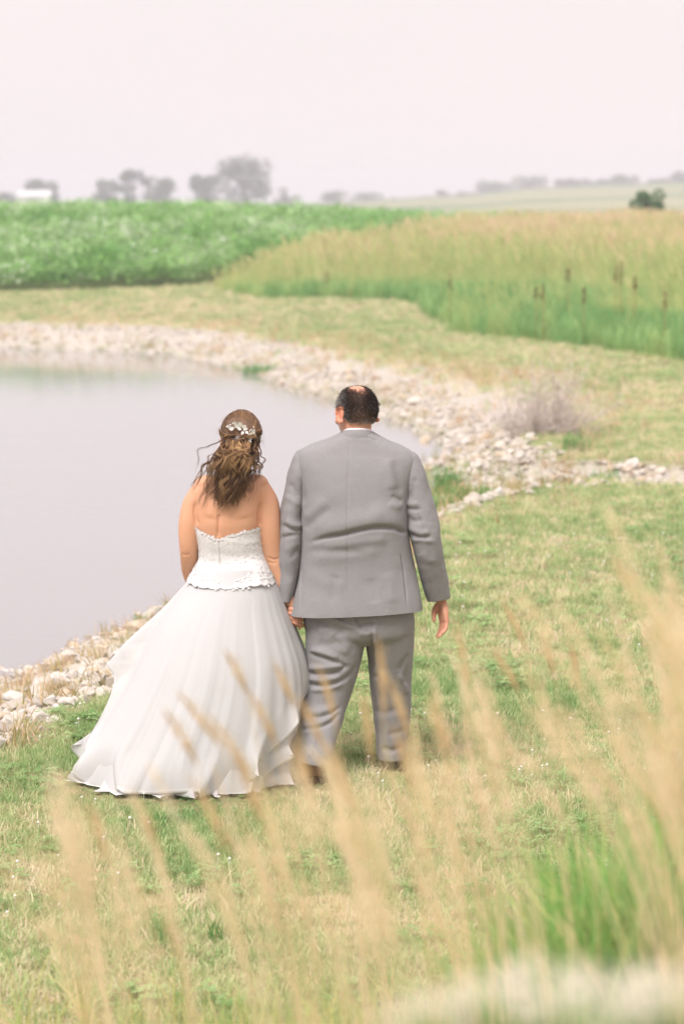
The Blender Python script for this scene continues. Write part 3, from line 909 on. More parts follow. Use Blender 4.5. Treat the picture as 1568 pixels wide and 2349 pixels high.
# small leafy weeds, each a plant of its own
m_weed = mat_leaf('weed_leaf', [(0.0, (0.09, 0.27, 0.07)), (0.5, (0.16, 0.36, 0.11)), (1.0, (0.30, 0.46, 0.16))], 0.35, 0.6, 'GEOMETRY', 'shade')
def weed(px, py, Y, w, h, label, seed, n=90, cat='weed', name='leafy_weed', bw=0.012):
    r = np.random.default_rng(seed)
    p = P(px, py, Y); z = float(land_z(p[:1], p[1:2])[0])
    mb = blades(r, n, h, bw, w * 0.5, 0.5, 4)
    mb2 = MB()
    for _ in range(n // 2):
        a = r.uniform(0, 6.28); q = w * 0.5 * math.sqrt(r.uniform()); c = np.array([q * math.cos(a), q * math.sin(a), h * r.uniform(0.1, 0.75)])
        t = r.uniform(0, 6.28); d = np.array([math.cos(t), math.sin(t), r.uniform(-.3, .6)]); s = np.array([-math.sin(t), math.cos(t), 0]); k = r.uniform(0.5, 1.0) * max(0.02, h * 0.13)
        mb2.add([c, c + d * k + s * k * .4, c + d * 2 * k, c + d * k - s * k * .4], [(0, 1, 2, 3)])
    root = thing(name, (p[0], Y, z), label, cat)
    for nm, m_ in (('blade', mb), ('leaf', mb2)):
        me = m_.mesh(nm, m_weed, False); set_attr(me, 'shade', np.repeat(r.uniform(0, 1, len(me.vertices) // 4 + 1), 4)[:len(me.vertices)])
        o = link(nm, me); o.parent = root; o['kind'] = 'stuff'
weed(1028, 1150, 23.4, 0.34, 0.34, 'bright green weed clump in the stones just past the groom', 1, 130)
weed(1005, 1190, 21.6, 0.35, 0.20, 'olive weed clump in the hollow behind the stone lip', 11, 110)
weed(1075, 1165, 22.4, 0.45, 0.16, 'dry olive tuft spread over the hollow beside the stone lip', 12, 120)
weed(600, 772, 45.2, 0.75, 0.22, 'low dark green clump alone on the mown bank above the pond', 2, 160, bw=0.02)
weed(1320, 1035, 25.6, 0.30, 0.26, 'green weed at the foot of the bare brush', 3, 80)
weed(1190, 1115, 23.8, 0.16, 0.14, 'small green weed between the stones and the drain', 4, 40)
weed(1385, 1108, 23.2, 0.3, 0.2, 'yellow-green tuft where the rubble drain breaks off', 5, 60)
weed(318, 1432, 17.8, 0.16, 0.16, 'broad-leaved green weed on the stone crest beside the dress', 6, 16)
weed(395, 1900, 10.15, 0.16, 0.07, 'dark green clover patch in front of the dress hem', 7, 40, bw=0.006)
weed(495, 2220, 8.45, 0.07, 0.13, 'dark leafy weed low in the dry grass before the couple', 8, 14, bw=0.007)
weed(375, 2215, 8.45, 0.09, 0.17, 'upright bright green grass clump low in the dry grass', 9, 26, bw=0.007)

# rusty dock spikes in the tall grass
m_dock = mat_plain('dock_rust', (0.36, 0.19, 0.07), 0.9)
DK = [(1423, 627, 60, 52, 'tallest rusty dock spike in the tall grass'), (1411, 629, 61, 34, 'slim dock spike touching the tallest one'), (1245, 667, 56, 40, 'taller of the paired dock spikes near the grass edge'),
      (1229, 672, 56.5, 22, 'shorter of the paired dock spikes near the grass edge'), (1338, 680, 54, 36, 'dock spike midway between the pair and the tallest'), (1455, 650, 58, 30, 'dock spike just past the tallest one'),
      (1524, 692, 51, 44, 'dock spike closest to the picture edge'), (1031, 648, 66, 38, 'lone dock spike above the corner of the grass edge'), (1302, 632, 62, 28, 'small pale dock spike behind the others'),
      (750, 637, 69, 26, 'lone dock spike at the pond end of the tall grass')]
for k, (u0, v0, Y, hp, lb) in enumerate(DK):
    r = np.random.default_rng(200 + k)
    for Yq in np.arange(38, 90, 0.4):                        # the place where the spike clears the grass in front of it
        p = P(u0, v0 + hp * 0.5, Yq)
        if inside(p[:1], p[1:2], PRAIRIE)[0] and p[2] < float(land_z(p[:1], p[1:2])[0]) + 0.95: break
    Y = float(Yq); p = P(u0, v0, Y); zb = float(land_z(p[:1], p[1:2])[0]); hh = hp / F_PX * Y
    root = thing('dock_plant', (p[0], Y, zb), lb, 'plant', 'rusty dock spikes')
    st = MB(); st.add(*tube([(0, 0, 0), (0, 0, p[2] - zb)], 0.006, 4)); o = link('stem', st.mesh('stem', m_dock)); o.parent = root
    sd = MB()
    for q in range(60):
        t = r.uniform(); c = np.array([0, 0, p[2] - zb + (t - 0.5) * hh]); a = r.uniform(0, 6.28); rr = 0.055 * (1 - 0.6 * t) * r.uniform(0.3, 1)
        c = c + np.array([rr * math.cos(a), rr * math.sin(a), 0]); s = 0.03
        sd.add([c + (-s, 0, 0), c + (0, -s, 0.01), c + (s, 0, 0.02), c + (0, s, 0)], [(0, 1, 2, 3)])
    o = link('seed_head', sd.mesh('seed_head', m_dock, False)); o.parent = root

# ------------------------------------------------------------------ hazy summer air
hz = MB()
X_, Y0_, Y1_, Z0_, Z1_ = 1700.0, -400.0, 1700.0, -8.0, 22.0
hz.add([(-X_, Y0_, Z0_), (X_, Y0_, Z0_), (X_, Y1_, Z0_), (-X_, Y1_, Z0_), (-X_, Y0_, Z1_), (X_, Y0_, Z1_), (X_, Y1_, Z1_), (-X_, Y1_, Z1_)],
       [(0, 3, 2, 1), (4, 5, 6, 7), (0, 1, 5, 4), (1, 2, 6, 5), (2, 3, 7, 6), (3, 0, 4, 7)])
mh, nt, out = new_mat('haze_air')
pv = nd(nt, 'ShaderNodeVolumePrincipled')
pv.inputs['Color'].default_value = (0.875, 0.855, 1.0, 1)
pv.inputs['Density'].default_value = 0.00105
pv.inputs['Anisotropy'].default_value = 0.0
nt.links.new(pv.outputs[0], out.inputs['Volume'])
hzo = link('haze', hz.mesh('haze', mh, False))
tag(hzo, 'thin pale summer haze over the fields', 'haze', kind='stuff')
# ================================================================== people
D0 = 11.0                     # distance of the couple
MPP = D0 / F_PX               # metres per measured unit at that distance

def c2(x, y): return ((680 + x / 3.136) / 1.09, (920 + y / 3.136) / 1.09)      # measured on the jacket
def c4(x, y): return ((700 + x / 3.267) / 1.09, (1480 + y / 3.267) / 1.09)     # measured on the trousers

def loft(rows, nr, nc, power=2.4, y0=None):
    """rows: (py, xl, xr, Y, back, front[, tilt]); rings stacked along the body"""
    rows = [tuple(r) + (0.0,) * (7 - len(r)) for r in rows]
    a = smooth_path(np.array(rows, float), nr)
    th = np.linspace(0, 2 * np.pi, nc, endpoint=False)
    co, si = np.cos(th), np.sin(th)
    sx = np.sign(co) * np.abs(co) ** (2 / power); sy = np.sign(si) * np.abs(si) ** (2 / power)
    V = []
    for py, xl, xr, Y, bk, fr, tl in a:
        l = P(xl, py, Y); r = P(xr, py, Y)
        cx = (l[0] + r[0]) / 2; hx = max((r[0] - l[0]) / 2, 0.003)
        V.append(np.column_stack([cx + hx * sx, Y + np.where(sy > 0, max(fr, .003), max(bk, .003)) * sy, l[2] + tl * sx * hx]))
    return np.concatenate(V), a

def closed_loft(rows, nr=40, nc=40, power=2.3):
    V, a = loft(rows, nr, nc, power)
    F = grid_faces(nr, nc)
    F.append(tuple(range(nc))[::-1]); F.append(tuple(range((nr - 1) * nc, nr * nc)))
    # rings run downwards, so turn faces outwards
    return V, [tuple(reversed(f)) for f in F]

def ridges(V, N, specs, facing=True):
    """folds of cloth: each spec is (points, width, height) measured like P; positive lifts, negative sinks"""
    u, v = pix(V)
    D = np.zeros(len(V))
    for pts, w, h in specs:
        pts = smooth_path(np.array(pts, float), max(2, 4 * (len(pts) - 1) + 1)); n = len(pts)
        best = np.full(len(V), 1e9); tt = np.zeros(len(V))
        for i in range(n - 1):
            a, b_ = pts[i], pts[i + 1]; ab = b_ - a; l2 = ab.dot(ab) + 1e-9
            t = np.clip(((u - a[0]) * ab[0] + (v - a[1]) * ab[1]) / l2, 0, 1)
            dd = np.hypot(u - a[0] - t * ab[0], v - a[1] - t * ab[1])
            k = dd < best
            best[k] = dd[k]; tt[k] = (i + t[k]) / (n - 1)
        end = np.clip(np.sin(np.pi * np.clip(tt, 0.02, 0.98)) * 1.6, 0, 1)
        D += h * np.exp(-(best / w) ** 2) * end
    f = np.clip(-N[:, 1] * 1.6 + 0.15, 0, 1) if facing else 1.0
    return V + N * (D * f)[:, None]

def wavy(V, N, amp, sx, sz, seed):
    return V + N * (amp * (fbm(V[:, 0] * sx + V[:, 1] * sx * 0.7 + 50, V[:, 2] * sz + V[:, 1] * 3 + 50, seed, 3) - 0.5) * 2)[:, None]

def vec(*a): return np.array(a, float)

# ------------------------------------------------------------------ materials
def mat_skin(name, base, red, extra=None):
    m, nt, out = new_mat(name)
    tc = nd(nt, 'ShaderNodeTexCoord')
    n = noise(nt, 14, 4, 0.6, tc.outputs['Object'])
    r = ramp(nt, n.outputs[0], [(0.3, base), (0.75, red)])
    c = r.outputs[0]
    if extra:
        for at, colr in extra:
            a = nd(nt, 'ShaderNodeAttribute', attribute_type='GEOMETRY', attribute_name=at)
            c = mixc(nt, a.outputs['Fac'], c, colr)
    b = principled(nt, out, c, 0.5, 0.35)
    b.inputs['Subsurface Weight'].default_value = 0.12
    b.inputs['Subsurface Radius'].default_value = (0.9, 0.4, 0.25)
    b.inputs['Subsurface Scale'].default_value = 0.01
    n2 = noise(nt, 320, 3, 0.6, tc.outputs['Object'])
    bump(nt, b, n2.outputs[0], 0.12, 0.002)
    return m
m_skin_b = mat_skin('bride_skin', (0.64, 0.345, 0.215), (0.68, 0.345, 0.205))
m_skin_g = mat_skin('groom_skin', (0.62, 0.33, 0.225), (0.66, 0.31, 0.205), [('red', (0.72, 0.26, 0.16)), ('scalp', (0.045, 0.032, 0.025)), ('grey', (0.30, 0.26, 0.23)), ('stubble', (0.33, 0.24, 0.19))])

def mat_cloth(name, ca, cb, weave=900, rough=0.85, sheen=0.1):
    m, nt, out = new_mat(name)
    tc = nd(nt, 'ShaderNodeTexCoord')
    ws = []
    for ax in ('X', 'Z'):
        mp = nd(nt, 'ShaderNodeMapping')
        mp.inputs['Scale'].default_value = (weave, weave, 55) if ax == 'X' else (55, 55, weave)
        nt.links.new(tc.outputs['Object'], mp.inputs['Vector'])
        ws.append(noise(nt, 1.0, 2, 0.6, mp.outputs[0]).outputs[0])
    mx = nd(nt, 'ShaderNodeMath', operation='ADD'); nt.links.new(ws[0], mx.inputs[0]); nt.links.new(ws[1], mx.inputs[1])
    hf = nd(nt, 'ShaderNodeMath', operation='MULTIPLY'); nt.links.new(mx.outputs[0], hf.inputs[0]); hf.inputs[1].default_value = 0.5
    r = ramp(nt, hf.outputs[0], [(0.3, ca), (0.7, cb)])
    b = principled(nt, out, r.outputs[0], rough, 0.2)
    b.inputs['Sheen Weight'].default_value = sheen
    bump(nt, b, hf.outputs[0], 0.25, 0.0015)
    return m
m_suit = mat_cloth('suit_wool', (0.232, 0.221, 0.226), (0.298, 0.284, 0.288), 600)
m_trouser = m_suit
m_shirt = mat_plain('shirt_white', (0.80, 0.79, 0.80), 0.7)
m_leather = mat_plain('brown_leather', (0.21, 0.09, 0.042), 0.38, 0.5, 30, 0.35)
m_sole = mat_plain('shoe_sole', (0.06, 0.032, 0.02), 0.6)

# ------------------------------------------------------------------ hands
def hand(mb, wrist, palm_dir, finger_dir, curl_dir, side, scale=1.0, spread=0.0, curl=0.5, thumb=None):
    """palm block with four bent fingers and a thumb; side is the direction from little to index finger"""
    f = vec(*finger_dir); f /= np.linalg.norm(f)
    s = vec(*side); s -= f * s.dot(f); s /= np.linalg.norm(s)
    c = vec(*curl_dir); c -= f * c.dot(f); c -= s * c.dot(s); c /= np.linalg.norm(c)
    w = vec(*wrist); S = scale
    for k in (-1.0, -0.33, 0.33, 1.0):
        a = w + s * k * 0.012 * S; e = w + f * 0.092 * S + s * k * 0.031 * S
        mb.add(*limb([a, (a + e) / 2 + s * k * 0.004 * S, e], [0.0165 * S, 0.0155 * S, 0.0115 * S], 10, 10))
    ln = [0.062, 0.078, 0.083, 0.074]
    for i, k in enumerate((-1.0, -0.33, 0.33, 1.0)):
        L = ln[i] * S; p = w + f * 0.092 * S + s * k * 0.031 * S
        ang = curl * (1.0 + 0.12 * (1 - i))
        pts = [p - f * 0.006 * S, p]; d = f.copy(); t = 0
        for j, fr in enumerate((0.46, 0.30, 0.24)):
            t += ang * (0.6, 1.0, 0.8)[j]
            d = f * math.cos(t) + c * math.sin(t) + s * k * spread
            pts.append(pts[-1] + d * L * fr)
        mb.add(*limb(pts, [0.0098 * S, 0.0092 * S, 0.0086 * S, 0.0078 * S, 0.0066 * S], 10, 16))
    if thumb is not None:
        pts = [w + vec(*q) * S for q in thumb]
        mb.add(*limb(pts, [0.0165 * S, 0.0135 * S, 0.0115 * S, 0.0085 * S][:len(pts)], 10, 16))

# ------------------------------------------------------------------ head
def head_pieces(mb, c, yaw, pitch, S, roll=0.0):
    M = np.array((Matrix.Rotation(yaw, 3, 'Z') @ Matrix.Rotation(pitch, 3, 'X') @ Matrix.Rotation(roll, 3, 'Y')))
    c = vec(*c)
    def E(p, r, rx=0, ry=0, rz=0):
        rot = M @ np.array(Matrix.Rotation(rz, 3, 'Z') @ Matrix.Rotation(ry, 3, 'Y') @ Matrix.Rotation(rx, 3, 'X'))
        mb.add(*ellipsoid(c + M @ (vec(*p) * S), vec(*r) * S, rot))
    E((0, -0.004, 0.005), (0.079, 0.100, 0.090)); E((0, -0.030, -0.012), (0.072, 0.070, 0.078))
    E((0, 0.040, -0.050), (0.064, 0.058, 0.078)); E((0, 0.050, -0.092), (0.050, 0.048, 0.040)); E((0, 0.082, -0.112), (0.024, 0.020, 0.020))
    E((0, 0.075, 0.020), (0.056, 0.025, 0.030))
    E((0, 0.104, -0.036), (0.011, 0.016, 0.030), 0.25); E((0, 0.113, -0.052), (0.015, 0.014, 0.011))
    for s in (-1, 1):
        E((s * 0.034, 0.088, 0.000), (0.022, 0.010, 0.008)); E((s * 0.032, 0.087, -0.018), (0.013, 0.009, 0.010)); E((s * 0.042, 0.072, -0.040), (0.024, 0.020, 0.018))
        # ear: rim, lobe and bowl
        for q in range(9):
            t = -1.9 + q * 0.52
            E((s * (0.086 + 0.009 * math.sin(q * 0.4)), -0.016 + 0.020 * math.cos(t), -0.020 + 0.034 * math.sin(t)), (0.0065, 0.0065, 0.008))
        E((s * 0.082, -0.014, -0.020), (0.006, 0.018, 0.030)); E((s * 0.084, -0.006, -0.052), (0.007, 0.009, 0.010))
    E((0, 0.098, -0.078), (0.024, 0.010, 0.006)); E((0, 0.096, -0.088), (0.022, 0.010, 0.007))
    return M

# ================================================================== the groom
gx0 = P(815, 1800, D0)
groom = thing('person', (float(gx0[0]), D0, 0.0), 'person in a grey suit walking away, seen from behind, holding the bride\'s hand', 'person')
gy_ = 11.02
HC = P(817, 938, gy_ + 0.02)
HS = 1.10
G_YAW, G_PITCH = 0.50, -0.20
mb = MB()
HM = head_pieces(mb, HC, G_YAW, G_PITCH, HS)
mb.add(*limb([P(814, 1060, gy_ + .02), P(816, 1010, gy_ + .015), P(817, 965, gy_ + .02)], [0.074, 0.070, 0.070], 20, 16))
mb.add(*limb([P(822, 1000, gy_ - .012), P(823, 982, gy_ - .018), P(825, 955, gy_ - .025)], [0.046, 0.046, 0.044], 16, 10))
mb.add(*closed_loft([(1030, 775, 857, gy_, .06, .07), (1050, 725, 905, gy_, .09, .10), (1090, 712, 915, gy_, .12, .13), (1200, 715, 910, gy_, .15, .20), (1300, 710, 925, gy_, .15, .23),
                     (1400, 718, 928, gy_, .12, .13), (1445, 745, 900, gy_, .09, .09)], 40, 36))
# arms to the cuffs
LW = P(656, 1380, 11.01); RW = P(1010, 1372, 11.08)
mb.add(*limb([P(712, 1085, gy_), P(674, 1165, 11.0), P(665, 1250, 11.0), P(661, 1310, 11.02), LW], [.048, .040, .040, .036, .030], 16, 30))
mb.add(*limb([P(915, 1085, gy_), P(962, 1165, 11.0), P(980, 1250, 11.0), P(996, 1310, 11.04), RW], [.048, .040, .040, .036, .030], 16, 30))
# legs
LK, LA = P(742, 1600, 11.02), P(722, 1742, 10.86)
RK, RA = P(895, 1600, 11.20), P(893, 1752, 11.22)
mb.add(*limb([P(768, 1430, 11.02), P(757, 1520, 11.02), LK, P(728, 1680, 10.93), LA], [.09, .085, .066, .055, .040], 16, 30))
mb.add(*limb([P(885, 1430, 11.04), P(893, 1520, 11.08), P(895, 1600, 11.12), P(896, 1680, 11.14), P(896, 1745, 11.15)], [.09, .078, .06, .052, .040], 16, 30))
LT = vec(P(714, 1800, 10.98)[0], 10.98, .05); RT = P(893, 1795, 11.42)
mb.add(*limb([LA, LA * .5 + LT * .5, LT], [.036, .032, .018], 12, 10)); mb.add(*limb([P(896, 1745, 11.15), P(895, 1765, 11.22), vec(P(896, 1780, 11.30)[0], 11.30, .05)], [.038, .032, .018], 12, 10))
# free hand, thumb towards the body
hand(mb, P(1013, 1378, 11.08), None, (0.10, -0.10, -1.0), (-0.75, -0.45, 0.1), (-0.35, 0.90, 0), 1.02, 0.16, 0.36,
     [(-0.010, 0.015, -0.015), (-0.030, 0.020, -0.040), (-0.036, 0.012, -0.066), (-0.036, 0.000, -0.092)])
# hand holding the bride's: palm to the side, fingers laid round hers
hand(mb, P(661, 1378, 11.00), None, (0.12, -0.02, -1.0), (0.8, -0.6, 0.0), (-0.4, 0.9, 0), 0.90, 0.0, 0.75,
     [(0.000, 0.012, -0.015), (0.004, 0.034, -0.040), (0.016, 0.040, -0.066), (0.030, 0.034, -0.082)])
for k, (x0, y0, x1, y1) in enumerate([(662, 1398, 692, 1401), (661, 1408, 695, 1413), (664, 1418, 694, 1424), (668, 1427, 690, 1434)]):
    mb.add(*limb([P(x0, y0, 10.985), P(x0 + 5, y0 - 1, 10.955), P((x0 + x1) / 2, (y0 + y1) / 2 - 1, 10.945), P(x1, y1, 10.960)], [.0095, .0102, .0098, .0078], 10, 14))
mb.add(*limb([P(690, 1425, 10.97), P(688, 1436, 10.965), P(686, 1443, 10.97)], [.009, .008, .006], 10, 10))
gbody = fuse('body', mb, 0.0042, 3, 0.5)
V = get_co(gbody); N = get_no(gbody)
loc = ((V - HC) @ HM) / HS                       # place in the head's own frame
r_h = np.linalg.norm(V - HC, axis=1)
hd = r_h < 0.19
lx, ly, lz = loc.T
hairline = 0.016 * (fbm(lx * 120 + ly * 60, lz * 120, 3) - 0.5) + np.interp(ly, [-0.12, -0.06, -0.03, 0.0, 0.02, 0.05, 0.075, 0.1], [-0.068, -0.070, -0.055, 0.012, 0.018, 0.028, 0.055, 0.12])
above = smooth(-0.006, 0.008, lz - hairline)
ell = np.sqrt(((lx + 0.004) / 0.037) ** 2 + ((ly + 0.028) / 0.058) ** 2) + 0.5 * (fbm(lx * 90, ly * 90, 7) - 0.5)
bald = (1 - smooth(0.6, 1.35, ell)) * (lz > 0.04)
front = smooth(0.02, 0.05, ly) * (np.abs(lx) < 0.055) * (lz > 0.04)
earm = smooth(0.074, 0.079, np.abs(lx)) * (np.abs(ly + 0.014) < 0.030) * (lz < 0.010) * (lz > -0.07)
hairm = above * (1 - earm) * (1 - 0.95 * np.maximum(bald, front * 0.75)) * hd
greym = np.clip(smooth(0.020, 0.085, np.abs(lx)) * smooth(-0.075, 0.03, ly) * 1.1 + 0.35 * smooth(-0.04, -0.07, lz), 0, 0.9)
set_attr(gbody, 'scalp', np.clip(hairm * 0.80, 0, 1))
set_attr(gbody, 'grey', np.clip(hairm * greym * 0.55 + hd * 0.28 * (1 - smooth(0, 0.02, np.abs(lz - hairline))) * (ly < 0.0), 0, 0.8))
set_attr(gbody, 'stubble', np.clip(hd * smooth(-0.005, 0.03, ly) * smooth(-0.03, -0.06, lz) * 0.6, 0, 1))
ear = hd * smooth(0.078, 0.084, np.abs(lx)) * (np.abs(ly + 0.012) < 0.04) * (lz < 0.02) * (lz > -0.07)
ub, vb = pix(V)
set_attr(gbody, 'red', np.clip(ear * 0.85 + 0.15 * (vb > 1370) * (vb < 1460) + hd * bald * 0.25, 0, 1))
gbody.materials.append(m_skin_g)
o = link('body', gbody, groom)

# cropped hair
rng = np.random.default_rng(77)
cand = np.where((hairm > 0.12) & (r_h < 0.19))[0]
HV = []; HF = []; HT = []
for q in range(26000):
    i = cand[rng.integers(len(cand))]
    if rng.uniform() > hairm[i] ** 0.8: continue
    n = N[i]; ld = loc[i]
    down = HM @ vec(0, -0.5 if ld[2] > 0.0 else -0.15, -0.8)
    d = n * 0.75 + down * 0.55 + rng.normal(0, 0.16, 3); d /= np.linalg.norm(d)
    L = (0.0085 + 0.006 * (ld[2] > -0.02)) * rng.uniform(0.6, 1.2) * (0.6 if ld[2] < -0.045 else 1)
    s = np.cross(d, rng.normal(size=3)); s = s / np.linalg.norm(s) * 0.0007
    p = V[i] + rng.normal(0, 0.0014, 3) - n * 0.001
    k = len(HV); HV += [p - s, p + s, p + d * L]; HF.append((k, k + 1, k + 2))
    g = greym[i] * 0.75 + 0.015
    HT += [1.0 if rng.uniform() < g else rng.uniform(0, 0.35)] * 3
hm = mesh_from('hair', HV, HF, mat_leaf('cropped_hair', [(0.0, (0.022, 0.015, 0.012)), (0.4, (0.075, 0.052, 0.04)), (1.0, (0.52, 0.49, 0.47))], 0.1, 0.5, 'GEOMETRY', 'shade'), False)
set_attr(hm, 'shade', HT)
h_o = tag(link('hair', hm, groom), 'cropped dark hair greying at the temple, bald patch on the crown')

# ---- jacket
JR = [(988, 786, 853, gy_ + .01, .075, .08), (1000, 768, 872, gy_, .085, .085), (1012, 735, 898, gy_, .095, .10), (1024, 704, 925, gy_, .105, .115), (1036, 684, 944, gy_, .115, .125), (1052, 677, 953, gy_, .13, .14),
      (1080, 677, 951, gy_, .15, .16), (1130, 683, 940, gy_, .172, .19), (1180, 687, 936, gy_, .182, .22), (1225, 689, 938, gy_, .178, .245), (1270, 689, 945, gy_, .172, .25), (1320, 684, 955, gy_, .170, .245),
      (1360, 674, 963, gy_, .170, .235), (1400, 664, 969, gy_, .172, .225)]
NR, NC = 230, 420
V, rows_ = loft(JR, NR, NC, 2.55)
F = [tuple(reversed(f)) for f in grid_faces(NR, NC)]
jm = mesh_from('suit_jacket', V, F, m_suit)
V = get_co(jm); N = get_no(jm)
t_ = np.repeat(np.linspace(0, 1, NR), NC)
V = wavy(V, N, 0.0045, 9, 7, 5)
# the hem swings lower on the side nearest the bride
u, v = pix(V); V[:, 2] += -0.012 * smooth(0.85, 1, t_) * np.clip((800 - u) / 130, -1, 1)
V[:, 1] -= 0.02 * smooth(0.8, 1, t_) * np.where(V[:, 1] < gy_, 1, 0)
J = [([c2(*q) for q in ((300, 1370), (420, 1330), (560, 1305), (700, 1270), (820, 1252), (950, 1258), (1045, 1285))], 5.5, -0.020),
     ([c2(*q) for q in ((330, 1290), (560, 1240), (820, 1190), (1040, 1215))], 22, 0.012),
     ([c2(*q) for q in ((380, 1420), (640, 1370), (930, 1340))], 12, 0.007),
     ([c2(*q) for q in ((260, 1440), (480, 1430), (760, 1460))], 9, -0.004),
     ([c2(*q) for q in ((300, 1500), (560, 1480), (900, 1430))], 12, 0.004),
     ([c2(*q) for q in ((930, 1000), (985, 1030), (1020, 1050))], 5, -0.006),
     ([c2(*q) for q in ((900, 1060), (980, 1085), (1020, 1075))], 8, 0.006),
     ([c2(*q) for q in ((950, 720), (985, 860), (1003, 990))], 9, -0.006),
     ([c2(*q) for q in ((900, 700), (930, 850), (945, 960))], 14, 0.007),
     ([c2(*q) for q in ((985, 1270), (1020, 1282), (1050, 1283))], 4, -0.012),
     ([c2(*q) for q in ((190, 800), (215, 930), (250, 1080))], 9, -0.009),
     ([c2(*q) for q in ((250, 1270), (340, 1190), (470, 1090))], 10, -0.006),
     ([c2(*q) for q in ((240, 1180), (330, 1110), (430, 1030))], 12, 0.005),
     ([c2(*q) for q in ((740, 1160), (880, 1110), (1010, 1100))], 16, 0.005),
     ([c2(*q) for q in ((690, 520), (760, 545), (835, 575))], 3.0, -0.006),
     ([c2(*q) for q in ((230, 1600), (420, 1680), (600, 1700))], 18, 0.005), ([c2(*q) for q in ((470, 1850), (490, 1700), (500, 1620))], 12, -0.005),
     ([c2(*q) for q in ((800, 1850), (790, 1760), (770, 1640))], 14, -0.004), ([c2(*q) for q in ((940, 1850), (930, 1720), (900, 1600))], 12, 0.005)]
SEAM = [([c2(605, 560), c2(598, 800), c2(588, 1100), c2(592, 1400), c2(595, 1880)], 1.5, -0.0045),
        ([c2(228, 1540), c2(226, 1700), c2(228, 1900)], 1.5, -0.008), ([c2(1008, 1455), c2(1030, 1600), c2(1058, 1870)], 1.5, -0.010),
        ([c2(205, 900), c2(222, 1060), c2(248, 1250)], 1.5, -0.004)]
V = ridges(V, N, J)
V = ridges(V, N, [(p, w * 1.0, h) for p, w, h in SEAM])
set_co(jm, V)
jacket = tag(link('suit_jacket', jm, groom), 'warm grey wool jacket with a centre back seam and side vents')
# rolled hem edge, so the cloth shows thickness
last = V[(NR - 1) * NC:]
ctr = last.mean(0); inn = last + (ctr - last) / np.linalg.norm(ctr - last, axis=1)[:, None] * 0.004
hemV = np.concatenate([last + (0, 0, 0.0005), inn, inn + (ctr - inn) * 0.05 + (0, 0, 0.02)])
link('hem', mesh_from('hem', hemV, grid_faces(3, NC), m_suit), jacket)

def sleeve(rows, specs, seed, power=2.15):
    nr, nc = 150, 90
    V, _ = loft(rows, nr, nc, power)
    F = [tuple(reversed(f)) for f in grid_faces(nr, nc)]
    m = mesh_from('sleeve', V, F, m_suit); V = get_co(m); N = get_no(m)
    V = wavy(V, N, 0.005, 13, 15, seed); V = ridges(V, N, specs)
    last = V[(nr - 1) * nc:]; ctr = last.mean(0); inn = ctr + (last - ctr) * 0.88
    W = np.concatenate([V, inn, inn + (0, 0, 0.05)])
    F2 = F + [tuple(i + (nr - 1) * nc for i in f) for f in [tuple(reversed(f)) for f in grid_faces(3, nc)]]
    # cap of the sleeve head
    F2.append(tuple(range(nc)))
    m2 = mesh_from('sleeve', W, F2, m_suit)
    bpy.data.meshes.remove(m)
    return link('sleeve', m2, jacket)
sleeve([(1031, 690, 704, gy_, .02, .02), (1036, 680, 714, gy_, .045, .045), (1050, 671, 716, gy_, .065, .07), (1085, 660, 712, gy_, .085, .085), (1130, 650, 702, gy_, .09, .09), (1170, 644, 696, 11.01, .09, .09),
        (1210, 640, 696, 11.005, .088, .088), (1250, 637, 694, 11.01, .085, .085), (1300, 636, 690, 11.02, .08, .08), (1340, 637, 681, 11.015, .074, .074), (1377, 638, 671, 11.01, .066, .066)],
       [([c2(80, 1230), c2(160, 1270), c2(245, 1265)], 4.5, -0.010), ([c2(100, 1190), c2(170, 1235), c2(245, 1235)], 7, 0.008), ([c2(60, 1330), c2(130, 1320), c2(235, 1300)], 5, -0.007),
        ([c2(90, 1010), c2(150, 1030), c2(225, 1090)], 7, 0.005), ([c2(130, 900), c2(180, 960), c2(215, 1020)], 6, -0.005), ([c2(100, 1440), c2(160, 1400), c2(230, 1370)], 8, 0.005),
        ([c2(120, 1090), c2(95, 1250), c2(75, 1500), c2(75, 1800)], 1.6, -0.005), ([c2(150, 1500), c2(190, 1440), c2(222, 1420)], 6, -0.005)], 3)
sleeve([(1033, 925, 940, gy_, .02, .02), (1038, 915, 952, gy_, .045, .045), (1052, 912, 963, gy_, .065, .07), (1090, 917, 977, gy_, .085, .085), (1130, 922, 989, gy_, .09, .09), (1170, 927, 1000, 11.01, .09, .09),
        (1210, 934, 1008, 11.0, .088, .088), (1250, 943, 1014, 11.0, .085, .085), (1300, 956, 1021, 11.03, .08, .08), (1340, 967, 1028, 11.06, .074, .074, 0.08), (1374, 978, 1033, 11.08, .066, .066, 0.16)],
       [([c2(1060, 1290), c2(1150, 1330), c2(1250, 1320)], 5, -0.010), ([c2(1050, 1240), c2(1150, 1290), c2(1240, 1290)], 8, 0.009), ([c2(1090, 1350), c2(1160, 1345), c2(1290, 1370)], 6, 0.006),
        ([c2(1030, 1040), c2(1080, 1070), c2(1160, 1060)], 6, 0.006), ([c2(1020, 1090), c2(1090, 1110), c2(1180, 1110)], 5, -0.006), ([c2(1110, 1080), c2(1170, 1250), c2(1225, 1450), c2(1285, 1800)], 1.6, -0.005),
        ([c2(1120, 850), c2(1110, 950), c2(1060, 1040)], 8, -0.005), ([c2(1040, 1160), c2(1110, 1200), c2(1190, 1190)], 6, -0.006), ([c2(1150, 1450), c2(1210, 1500), c2(1300, 1510)], 9, 0.005)], 8)
